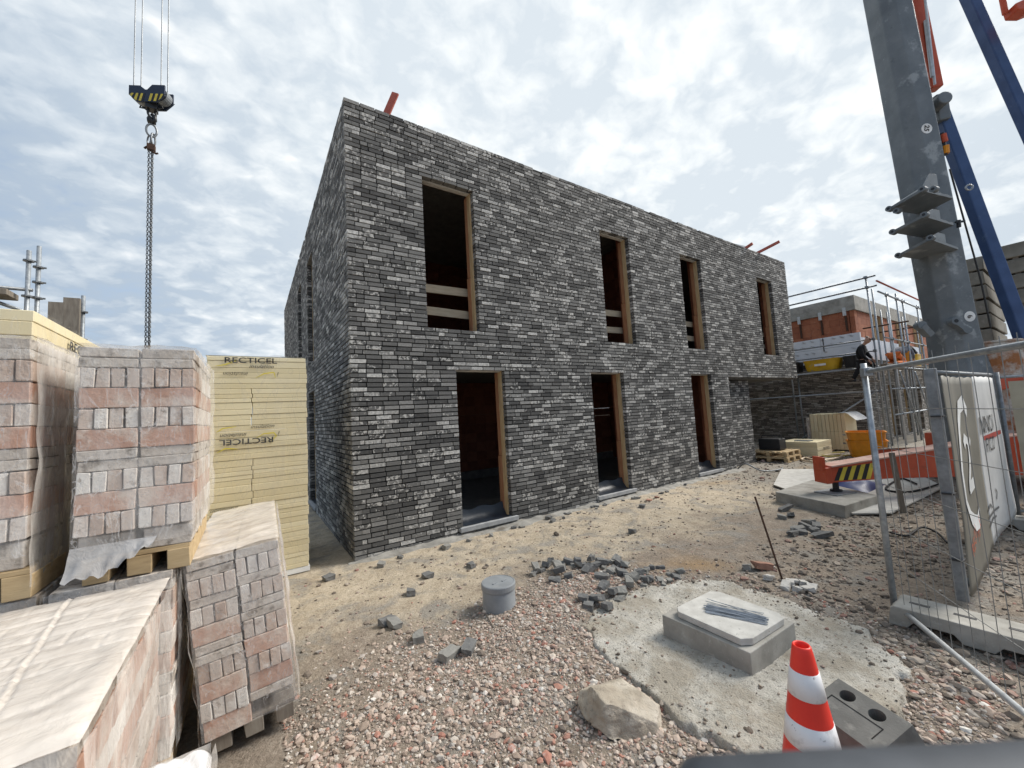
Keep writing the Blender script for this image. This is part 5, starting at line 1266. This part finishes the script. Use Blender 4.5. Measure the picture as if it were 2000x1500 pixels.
# ------------------------------------------------------------------ crane
cr_ = thing('tower_crane', (11.33, 1.47, 0), 'tall crane with grey octagonal mast, blue struts and red outriggers', 'crane')
mA = V((11.33, 1.47, 1.0)); mdir = (V((10.42, 1.59, 9.44))-V((11.33, 1.47, 1.75))).normalized(); mA = V((11.33,1.47,1.75))-mdir*1.1
def mp_(h): return mA+mdir*(h/mdir.z)
ex = V((.80, -.60, 0)).normalized(); ex = (ex-mdir*ex.dot(mdir)).normalized(); ey = mdir.cross(ex)
def octo(rw, rc): return [(rw, rc), (rc, rw), (-rc, rw), (-rw, rc), (-rw, -rc), (-rc, -rw), (rc, -rw), (rw, -rc)]
mb = MB(); vs = []; hs = [(0, .40, .20), (1.25, .40, .20), (1.7, .345, .175), (2.2, .325, .165), (13.5, .275, .14)]
for h, rw, rc in hs:
    for a, b_ in octo(rw, rc): vs.append(mp_(h)+ex*a+ey*b_)
mb.add(vs, [(r_*8+i, r_*8+(i+1) % 8, (r_+1)*8+(i+1) % 8, (r_+1)*8+i) for r_ in range(len(hs)-1) for i in range(8)]+[tuple(range(7,-1,-1)), tuple(range(32, 40))]); mb.build('mast', m_mast, cr_, bevel=.02)
def frm(px, py, d): return dp(px, py, d)
lf = V((-.72, .69, 0)); fw = V((-.69, -.72, 0))     # image left and towards the camera, flat on the ground
for z, An, Bn, Cf, Df, gus in ((5.13, (1737,410), (1802,373), (1850,385), (1787,418), .34), (4.68, (1744,455), (1806,423), (1852,437), (1793,463), .16), (4.30, (1755,501), (1818,468), (1862,484), (1801,508), .16)):
    A_, B_, C_, D_ = (gp(*p, z) for p in (An, Bn, Cf, Df)); up = V((0,0,1)); t_ = .045
    C_ = C_+(C_-B_)*.25; D_ = D_+(D_-A_)*.25
    mb = MB(); mb.prism([A_, B_, C_, D_], up, t_)
    mb.prism([B_+up*t_, B_.lerp(C_, .55)+up*t_, B_.lerp(C_, .55)+up*(t_+gus), B_.lerp(C_, .30)+up*(t_+gus*.9)], (A_-B_), .022)
    mb.prism([A_.lerp(B_, .12)+up*t_, A_.lerp(B_, .9)+up*t_, A_.lerp(B_, .8).lerp(C_, .2)+up*(t_+gus*.35), A_.lerp(B_, .2).lerp(D_, .25)+up*(t_+gus*.35)], (C_-B_), .02)
    nf = (B_-C_).normalized()
    for p, dz in ((A_, .02), (B_, .03)) + (((A_.lerp(B_, .22), -.09), (B_.lerp(A_, -.28), -.07)) if gus > .3 else ()):
        c = p+up*dz; mb.cyl(c-nf*.07, c+nf*.03, .05, n=14); mb.cyl(c+nf*.0301, c+nf*.034, .024, n=10, mi=1)
    mb.build('mounting_bracket', [m_mast, m_blackpl], cr_, bevel=.005)
mb = MB(); c = mp_(1.42); 
cc_, nn0 = V((0,0,0)), V((0,0,1)); p0 = dp(1862, 628, 7.2); p1 = dp(1885, 645, 7.16)
mb.beam(p0, p1, .10, .12, up=fw); mb.cyl(p0-fw*.05, p0+fw*.06, .07, n=14); mb.cyl(p0+fw*.0601, p0+fw*.064, .035, n=12, mi=1); mb.cyl(p1-fw*.05, p1+fw*.06, .07, n=14); mb.build('lug', [m_mast, m_blackpl], cr_, bevel=.006)
mb = MB(); p0 = dp(1797, 636, 7.3); mb.beam(p0, dp(1815, 655, 7.3), .10, .14, up=fw); mb.cyl(p0-fw*.06, p0+fw*.06, .075, n=12); mb.build('lug', m_mast, cr_)
from mathutils.bvhtree import BVHTree
_mo = [o for o in cr_.children if o.name.startswith('mast')][0]; _off = root_off(cr_)
_bv = BVHTree.FromPolygons([v.co+_off for v in _mo.data.vertices], [tuple(p.vertices) for p in _mo.data.polygons])
def on_mast(px, py):
    c, n_, _, _ = _bv.ray_cast(V((0,0,CAM_Z)), pray(px, py).normalized()); return c, n_
# number discs
def disc(px, py, d, nrm_, rad, body, ang, size, holes=False):
    c, n_ = on_mast(px, py); a = n_.cross(V((0,0,1))).normalized(); a = -a; u = n_.cross(a); 
    e1 = a*math.cos(ang)+u*math.sin(ang); e2 = n_.cross(e1)
    mb = MB(); mb.cyl(c-n_*.004, c+n_*.004, rad, n=28); ob = mb.build('number_plate', m_white, cr_)
    text(body, size, frame(c+n_*.006-e1*0-e2*(size*.36), e1, e2), m_ink, ob, align='CENTER', bold=.003)
fc = V((-.60, -.80, 0))
disc(1810, 251, 7.25, (-.52, -.85, -.12), .095, '25', R(-100), .12)
disc(1894, 618, 7.06, (-.52, -.85, -.12), .095, '6', R(-70), .12)
# struts
def strut(nm, p0, p1, w_, h_, m, mi2=None, up=(0,0,1)):
    mb = MB(); mb.beam(p0, p1, w_, h_, up=up); return mb.build(nm, m, cr_, bevel=.02)
strut('strut', dp(1831, 205, 7.75), dp(2010, 690, 7.45), .20, .18, m_blue, up=fw)
mb = MB(); mb.cyl(dp(1829, 205, 7.6)-fw*.2, dp(1829, 205, 7.6)+fw*.2, .12, n=16); mb.beam(dp(1829, 190, 7.7), dp(1836, 240, 7.7), .2, .25, up=fw); mb.build('strut_pin', m_mast, cr_, bevel=.02)
sa, sb = dp(1868, -60, 8.4), dp(2030, 300, 8.4); sb = sa+(sb-sa)*((2.0-sa.z)/(sb.z-sa.z))
strut('strut', sa, sb, .19, .20, m_blue, up=fw)
strut('link_arm', dp(2042, 8, 8), sa+(sb-sa)*.62, .14, .16, m_red, up=fw)
strut('red_strut', dp(1776, -60, 7.9), dp(1824, 176, 7.75), .20, .20, m_red, up=fw)
mb = MB(); mb.cyl(dp(1800, -60, 7.7), dp(1826, 165, 7.6), .02, n=8); mb.cyl(dp(1808, 40, 7.7), dp(1822, 150, 7.62), .035, n=8); mb.build('hydraulic_ram', m_rail_lt, cr_)
mb = MB(); mb.prism([dp(1958, 30, 8), dp(1962, 42, 8), dp(1985, 42, 8), dp(2040, 20, 8), dp(2040, -5, 8), dp(1990, 15, 8)], fw, .25); mb.cyl(dp(1964, 28, 7.9), dp(1950, -40, 7.9), .05, n=8); mb.build('red_arm', m_red, cr_, bevel=.02)
mb = MB(); mb.cyl(dp(1846, 277, 7.35), dp(1842, 262, 7.35), .045, n=10, mi=1); mb.cyl(dp(1848, 300, 7.35), dp(1847, 285, 7.35), .05, n=10, mi=2); mb.obox(dp(1840, 283, 7.4), (.10, .1, .42)); mb.build('warning_lamp', [m_blackpl, m_red, m_oran], cr_)
mb = MB(); ring(mb, dp(1893, 366, 7.4), .05, .05, .016, -.9, n=12); mb.build('eye_ring', m_steel, cr_)
mb = MB(); mb.tube([dp(1855, 330, 7.4), dp(1880, 420, 7.4), dp(1915, 545, 7.4), dp(1935, 640, 7.4)], .014, 6); mb.build('cable', m_blackpl, cr_)
mb = MB(); mb.beam(dp(1866, 434, 7.1), dp(1884, 432, 7.1), .03, .03); mb.cyl(dp(1872, 430, 7.1), dp(1873, 444, 7.1), .03, n=8); mb.build('cable_guide', m_blackpl, cr_)
# base
cz = V((11.33, 1.3, 0))
mb = MB(); mb.obox((11.75, .95, .62), (1.5, 1.9, .55), Matrix.Rotation(R(-38), 3, 'Z')); mb.obox((11.9, .75, 1.4), (.75, 1.0, 1.0), Matrix.Rotation(R(-38), 3, 'Z')); mb.build('chassis', m_red, cr_, bevel=.03)
mb = MB(); c = dp(1945, 700, 7.3); mb.cyl(V((c.x, c.y, 1.95)), V((c.x, c.y, 2.56)), .33, n=28); mb.cyl(V((c.x, c.y, 2.561)), V((c.x, c.y, 2.60)), .35, n=28); mb.cyl(V((c.x, c.y, .8)), V((c.x, c.y, 1.949)), .25, n=20); mb.build('slewing_drum', m_rust, cr_, bevel=.012)
mb = MB(); mb.beam(dp(1975, 732, 7.1), dp(2040, 670, 7.1), .12, .16, up=fw); mb.beam(dp(1985, 745, 7.2), dp(2060, 700, 7.2), .10, .35, up=fw); mb.beam(dp(1930, 755, 7.1), dp(2010, 730, 7.1), .2, .3, up=fw); mb.build('red_frame', m_red, cr_, bevel=.02)
# outrigger beams
def outrigger(p0, p1, hs0, hs1, zb0, zb1, w0, hz):
    d = (V(p1)-V(p0)); d.z = 0; L = d.length; d.normalize(); s = V((-d.y, d.x, 0))
    mb = MB(); vs = []
    for t_, h, zb in ((0, hs0, zb0), (.30, hs0*1.35, zb0+.015), (1, hs1, zb1)):
        p = V(p0)+d*(L*t_)
        for sd, z in ((-1, 0), (1, 0), (1, h), (-1, h)): vs.append(V((p.x, p.y, zb+z))+s*(sd*w0/2))
    fs = [(0,1,2,3), (11,10,9,8)]
    for r_ in range(2): 
        for i in range(4): fs.append((r_*4+i, (r_+1)*4+i, (r_+1)*4+(i+1) % 4, r_*4+(i+1) % 4))
    mb.add(vs, fs); ob = mb.build('outrigger', m_red, cr_, bevel=.008)
    mb = MB()
    for t0, t1, ha, hb_, za, zb_ in ((0, .30, hs0, hs0*1.35, zb0, zb0+.015), (.30, 1, hs0*1.35, hs1, zb0+.015, zb1)):
        a = V(p0)+d*(L*t0); b_ = V(p0)+d*(L*t1); mb.beam(V((a.x, a.y, za+ha+.014)), V((b_.x, b_.y, zb_+hb_+.014)), w0+.06, .022)
    mb.build('top_flange', m_rust if not hz else mat('pale_worn_red', [(0, (.50, .25, .18)), (1, (.66, .48, .40))], nscale=6), ob)
    if hz:
        mb = MB(); n_ = s if s.dot(V((-1,-1,0))) > 0 else -s
        for k in range(8):
            u0 = .03+.075*k; q_ = V(p0)+n_*(w0/2+.003); sl_ = .10
            hk = lambda u: hs0*(1+.35*min(1, u/(L*.3)))
            vs = [q_+d*u0+V((0,0,zb0+.03)), q_+d*(u0+.075)+V((0,0,zb0+.03)), q_+d*(u0+.075+sl_)+V((0,0,zb0+hk(u0+.2)-.03)), q_+d*(u0+sl_)+V((0,0,zb0+hk(u0+.1)-.03))]
            mb.add(vs, [(0,1,2,3), (3,2,1,0)][0:1], mi=k % 2)
        mb.build('warning_stripes', [m_haz_k, m_haz_y], ob)
    return ob, d
ob, d_ = outrigger((8.04, 2.70, 0), (10.75, .90, 0), .25, .66, .34, .28, .24, True)
mb = MB(); mb.cyl((8.15, 2.62, .18), (8.15, 2.62, .36), .045, n=14); mb.cyl((8.15, 2.62, .176), (8.15, 2.62, .205), .085, n=16); mb.build('jack', m_blackpl, ob)
mb = MB(); mb.obox((8.0, 2.73, .455), (.10, .27, .26), Matrix.Rotation(R(-33.6), 3, 'Z')); mb.obox((7.965, 2.752, .65), (.05, .22, .22), Matrix.Rotation(R(-33.6), 3, 'Z')); mb.build('end_bracket', m_red, ob, bevel=.01)
mb = MB(); mb.prism([(7.92,2.86,.164),(7.80,2.50,.164),(8.24,2.38,.164),(8.5,2.74,.164)], (0,0,1), .012); mb.build('foot_plate', m_steel, ob)
outrigger((12.25, 3.0, 0), (11.2, 1.2, 0), .16, .36, .30, .34, .24, False)
mb = MB(); mb.cyl((12.2, 2.92, 0), (12.2, 2.92, .34), .05, n=12); mb.build('jack', m_blackpl, cr_)

# ballast blocks, two stacks
ordn = ['topmost', 'second', 'third', 'fourth', 'fifth', 'sixth', 'seventh', 'eighth', 'ninth']
m_ball = mat('ballast_concrete', [(0, (.13, .12, .098)), (.5, (.22, .205, .17)), (1, (.32, .30, .26))], nscale=2.5, bump=.4, bscale=40, patch=[((.05, .048, .042), 2.2, .54, .66, .75), ((.36, .34, .30), 8, .6, .72, .5)])
for sname, x0, y0, y1, zt_, lbl in (('L', 13.85, 1.22, 2.25, 4.75, 'of the ballast stack just right of the grey mast'), ('R', 13.60, -.55, .93, 4.80, 'of the ballast stack at the right edge behind the blue strut')):
    proto = None
    for k in range(9):
        z1 = zt_-k*.335
        e = thing('ballast_block', (x0+.7, (y0+y1)/2, z1-.335), ordn[k]+' concrete block '+lbl, 'concrete block', 'concrete ballast blocks')
        mb = MB(); j = rnd.uniform(-.02, .02); mb.box(x0+j, x0+(2.6 if sname == 'L' else 1.4)+j, y0+rnd.uniform(-.015, .015), y1, z1-.30, z1, jit=.004); mb.build('block', m_ball, e, bevel=.018)
        mb = MB()
        for yy in (y0+.18, y1-.22): mb.box(x0+.05+j, x0+1.35+j, yy, yy+.08, z1-.3345, z1-.3005)
        mb.build('spacer', m_wood_grey, e)
    e = thing('steel_trestle', (x0+.7, (y0+y1)/2, 0), 'red steel trestle under the ballast stack '+('beside the grey mast' if sname == 'L' else 'at the right edge'), 'trestle')
    mb = MB(); zb = zt_-9*.335
    for xx in (x0+.1, x0+1.2):
        for yy in (y0+.1, y1-.25): mb.box(xx, xx+.15, yy, yy+.15, 0, zb-.15)
    for yy in (y0+.06, y1-.28): mb.box(x0, x0+1.4, yy, yy+.2, zb-.149, zb)
    mb.build('legs', m_red, e)

# ------------------------------------------------------------------ fences
fdir = V((-.81, -.58, 0)).normalized(); fn = V((-fdir.y, fdir.x, 0))
def mesh_fence(t, p0, d, L, z0=.10, z1=1.97, hsp=(.42, .72, 1.03, 1.33, 1.64), vsp=.105, top=.035, rail_m=None):
    d = V(d).normalized(); p0 = V(p0); up = V((0,0,1))
    for s in (0, L):
        mb = MB(); mb.cyl(p0+d*s+up*.0, p0+d*s+up*(z1+.04), .0215, n=12); mb.build('post', m_steel, t, smooth=True)
    mb = MB(); mb.cyl(p0+up*(z1-.03), p0+d*L+up*(z1-.03), .0175, n=10); mb.build('top_rail', m_steel, t, smooth=True)
    mb = MB(); mb.cyl(p0+up*z0, p0+d*L+up*z0, .0175, n=10); mb.build('bottom_rail', rail_m or m_rail_lt, t, smooth=True)
    mb = MB(); n_ = V((-d.y, d.x, 0)); k = 1
    while k*vsp < L-.03:
        q_ = p0+d*(k*vsp)+n_*.019; b_ = n_*(.004*math.sin(k*2.1))
        mb.tube([q_+up*(z0-.02), q_+up*.7+b_, q_+up*1.3-b_, q_+up*(z1+.035)], .0021, 5); k += 1
    for z in hsp: mb.cyl(p0+up*z+n_*.0235, p0+d*L+up*z+n_*.0235, .0024, n=5)
    mb.build('wire_mesh', m_wire, t)
fp = V((4.22, 1.07, 0))
t = thing('site_fence', tuple(fp), 'nearest wire mesh fence panel, its bright bottom rail running to the lower right corner', 'fence', 'site fence panels')
mesh_fence(t, fp, fdir, 3.45)
mb = MB(); mb.obox(fp+V((-.03,-.02,1.935)), (.075, .06, .07), Matrix.Rotation(R(35), 3, 'Z')); mb.build('clamp', m_steel, t, bevel=.006)
# banner fence
q0 = V((4.53, .745, 0)); q1 = V((8.15, .80, 0)); bd = (q1-q0).normalized(); BL = (q1-q0).length; bn = V((bd.y, -bd.x, 0))
t = thing('site_fence', tuple(q0), 'fence panel behind the nearest one, carrying the taupe and white banner', 'fence', 'site fence panels')
for s in (0, BL):
    mb = MB(); mb.beam(q0+bd*s+V((0,0,.14 if s == 0 else .0)), q0+bd*s+V((0,0,1.93)), .07 if s == 0 else .06, .05, up=bd); mb.build('post', m_steel_dark, t, bevel=.006)
mb = MB(); mb.cyl(q0+V((0,0,1.90)), q1+V((0,0,1.92)), .02, n=8); mb.build('top_rail', m_steel_dark, t, smooth=True)
mb = MB(); mb.cyl(q0+V((0,0,.2)), q1+V((0,0,.14)), .016, n=8); mb.build('bottom_rail', m_steel_dark, t, smooth=True)
for z in (.45, .95, 1.55): mb = MB(); mb.obox(q0+V((-.004,-.004,z)), (.085, .075, .012)); mb.build('tie', m_blackpl, t)
t = thing('banner', tuple(q0+bd*.1), 'taupe and white banner with large white emblem tied to the fence', 'banner')
def bpt(u, z, off=.03): return q0+bd*u+bn*(off+.018*math.sin(u*2.3+z*1.2)+.010*mnoise.noise(Vector((u*2, z*2, 0))))+V((0,0,z))
def bgrid(nm, u0, u1, m, seed, zlo, zhi):
    mb = MB(); nu, nv = 24, 24; vs = []
    for j in range(nv+1):
        for i in range(nu+1):
            u = u0+(u1-u0)*i/nu; lo = zlo(u); hi = zhi(u)+.012*abs(math.sin(u*9)); vs.append(bpt(u, lo+(hi-lo)*j/nv))
    mb.add(vs, [(j*(nu+1)+i, j*(nu+1)+i+1, (j+1)*(nu+1)+i+1, (j+1)*(nu+1)+i) for j in range(nv) for i in range(nu)])
    o = mb.build(nm, m, t, smooth=True); s = o.modifiers.new('thick', 'SOLIDIFY'); s.thickness = .002; return o
UW = 1.72
bgrid('taupe_field', .06, UW, m_banner_t, 1, lambda u: .16, lambda u: 1.86)
bgrid('white_field', UW+.004, BL-.03, m_banner_w, 2, lambda u: .16, lambda u: 1.87)
def bpatch(nm, polys, m, off=.036):
    mb = MB()
    for P in polys:
        k = len(P)//2
        vs = [bpt(u, z, off) for u, z in P]; mb.add(vs, [(i, i+1, k*2-2-i, k*2-1-i) for i in range(k-1)])
    o = mb.build(nm, m, t); return o
def uz(px, py):     # position on the banner of a measured point
    d = pray(px, py); n0 = bn; k = (q0+bn*.03-V((0,0,CAM_Z))).dot(n0)/d.dot(n0); p = d*k+V((0,0,CAM_Z)); return ((p-q0).dot(bd), p.z)
def stroke(pts, wd):      # band with given half widths along measured points
    L_, R_ = [], []
    Q = [uz(*p) for p in pts]
    for i, (u, z) in enumerate(Q):
        a = Q[max(i-1, 0)]; b_ = Q[min(i+1, len(Q)-1)]; dx, dz = b_[0]-a[0], b_[1]-a[1]; l = math.hypot(dx, dz) or 1
        w_ = wd[i] if isinstance(wd, (list, tuple)) else wd
        L_.append((u-dz/l*w_, z+dx/l*w_)); R_.append((u+dz/l*w_, z-dx/l*w_))
    return L_+R_[::-1]
bpatch('emblem', [stroke([(1892,805),(1884,785),(1876,795),(1871,830),(1869,870),(1872,920),(1880,980),(1890,1010),(1900,1020),(1908,1018),(1911,990)], [.06,.07,.06,.05,.04,.035,.04,.06,.07,.06,.03]),
                  stroke([(1880,870),(1884,856),(1890,862),(1893,885),(1891,915),(1889,945),(1890,960)], [.035,.045,.05,.05,.04,.035,.03]),
                  stroke([(1889,954),(1902,941)], [.05, .05]), stroke([(1897,856),(1896,868)], .02)], m_ink_w)
def btext(s_, px, py, size, m, sx=1.0, rot=0.0, shear=0):
    u0, z0 = uz(px, py); o = text(s_, size, Matrix.Identity(4), m, t, sx=sx, shear=shear); off = root_off(t)
    for v in o.data.vertices:
        x, y = v.co.x+off.x, v.co.y+off.y
        v.co = bpt(u0+x*math.cos(rot)-y*math.sin(rot), z0+x*math.sin(rot)+y*math.cos(rot), .036)-off
btext('INNOV', 1916, 850, .27, m_ink_g, 1.0); btext('FICO', 1928, 884, .22, m_ink_g, .95)
bpatch('red_line', [stroke([(1922,856),(1935,849),(1951,843)], [.022,.03,.022])], m_ink_r)
bpatch('script', [stroke([(1934,1000),(1938,985),(1942,992)], .012), stroke([(1936,1013),(1945,998),(1952,990)], .012), stroke([(1938,1030),(1944,1012),(1950,1008)], .012), stroke([(1945,955),(1948,962),(1948,975)], .014)], m_ink_g)
btext('RECU', 1893, 1088, .15, m_spray, .9, .35); btext('PERE', 1908, 1060, .14, m_spray, .9, .45)
# third panel with tan sheeting
q2 = q1+V((.06, -.05, 0)); q3 = V((9.6, -1.75, 0)); td = (q3-q2).normalized(); tn = V((td.y, -td.x, 0))
if tn.dot(V((-1,0,0))) < 0: tn = -tn
t = thing('site_fence', tuple(q2), 'fence panel at the right edge, closed with plain tan sheeting', 'fence', 'site fence panels')
L3 = (q3-q2).length
for s in (0, L3): mb = MB(); mb.cyl(q2+td*s, q2+td*s+V((0,0,1.95)), .024, n=10); mb.build('post', m_steel_dark, t, smooth=True)
for z in (1.88, .15): mb = MB(); mb.cyl(q2+V((0,0,z)), q3+V((0,0,z)), .018, n=8); mb.build('rail', m_steel, t, smooth=True)
mb = MB(); vs = []; nu, nv = 20, 24
for j in range(nv+1):
    for i in range(nu+1):
        u = .08+(L3-.1)*i/nu; z = .32+1.50*j/nv; vs.append(q2+td*u+tn*(.03+.012*math.sin(u*4+z*2)+.02*math.exp(-((z-1.02)/.015)**2))+V((0,0,z)))
mb.add(vs, [(j*(nu+1)+i, j*(nu+1)+i+1, (j+1)*(nu+1)+i+1, (j+1)*(nu+1)+i) for j in range(nv) for i in range(nu)]); mb.build('sheeting', m_banner_tan, t, smooth=True)
# standing feet
def big_foot(loc, L, W, Hh, rz, label):
    t = thing('fence_ballast', loc, label, 'fence foot', 'concrete feet of the site fence'); t['_loc'] = (0,0,0)
    mb = MB(); mb.prism([(-L/2,0,0),(-L/2+.10,0,0),(-L/2+.14,0,.05),(-.10,0,.05),(-.06,0,0),(.08,0,0),(.12,0,.05),(L/2-.14,0,.05),(L/2-.10,0,0),(L/2,0,0),(L/2-.02,0,Hh-.015),(L/2-.04,0,Hh),(-L/2+.04,0,Hh),(-L/2+.02,0,Hh-.015)], (0,1,0), W)
    for v in range(len(mb.v)): x, y, z = mb.v[v]; mb.v[v] = (x, y-W/2, z)
    mb.build('block', m_concrete, t, bevel=.006)
    for a in (-.25*L, .02, .27*L): mb = MB(); mb.box(a, a+.12*L, -.02, .012, Hh+.0006, Hh+.0026); mb.build('slot', m_blackpl, t)
    t.location = loc; t.rotation_euler = (0, 0, rz); return t
big_foot((4.22, .62, 0), .92, .30, .14, R(91), 'grey concrete foot under the nearest fence panel and the banner fence')
big_foot((7.9, .62, 0), .9, .26, .13, R(78), 'dark concrete foot where the banner fence meets the tan sheeting')

# ------------------------------------------------------------------ barrier rail right in front of the camera
a0 = dp(1290, 1722, .113); a1 = dp(2150, 1668, .120); dd = (a1-a0).normalized()
t = thing('barrier', (a1.x, a1.y, 0), 'blurred dark metal barrier rail close to the lens along the bottom right edge', 'barrier')
mb = MB(); N = 24; P = [a0+(a1-a0)*(i/N)*1.6 for i in range(N+1)]
vs = []; up = V((0,0,1)); sd = dd.cross(up).normalized(); un = sd.cross(dd)
nn_ = 20
for i, p in enumerate(P):
    k = min(1, (i/2.2+.12))**.5
    for j in range(nn_): q_ = 2*math.pi*j/nn_; vs.append(p+sd*(.026*k*math.cos(q_))+un*(.026*k*math.sin(q_)))
mb.add(vs, [(i*nn_+j, i*nn_+(j+1) % nn_, (i+1)*nn_+(j+1) % nn_, (i+1)*nn_+j) for i in range(N) for j in range(nn_)]+[tuple(range(nn_-1,-1,-1)), tuple(range(N*nn_, N*nn_+nn_))]); mb.build('rail', m_edge, t, smooth=True)
mb = MB(); p = P[-2]; mb.cyl((p.x, p.y, 0), (p.x, p.y, p.z-.02), .02, n=10); p = P[14]; mb.cyl((p.x, p.y, 0), (p.x, p.y, p.z-.02), .02, n=10); mb.build('post', m_edge, t)
for o in bpy.data.objects:
    if '_loc' in o: del o['_loc']
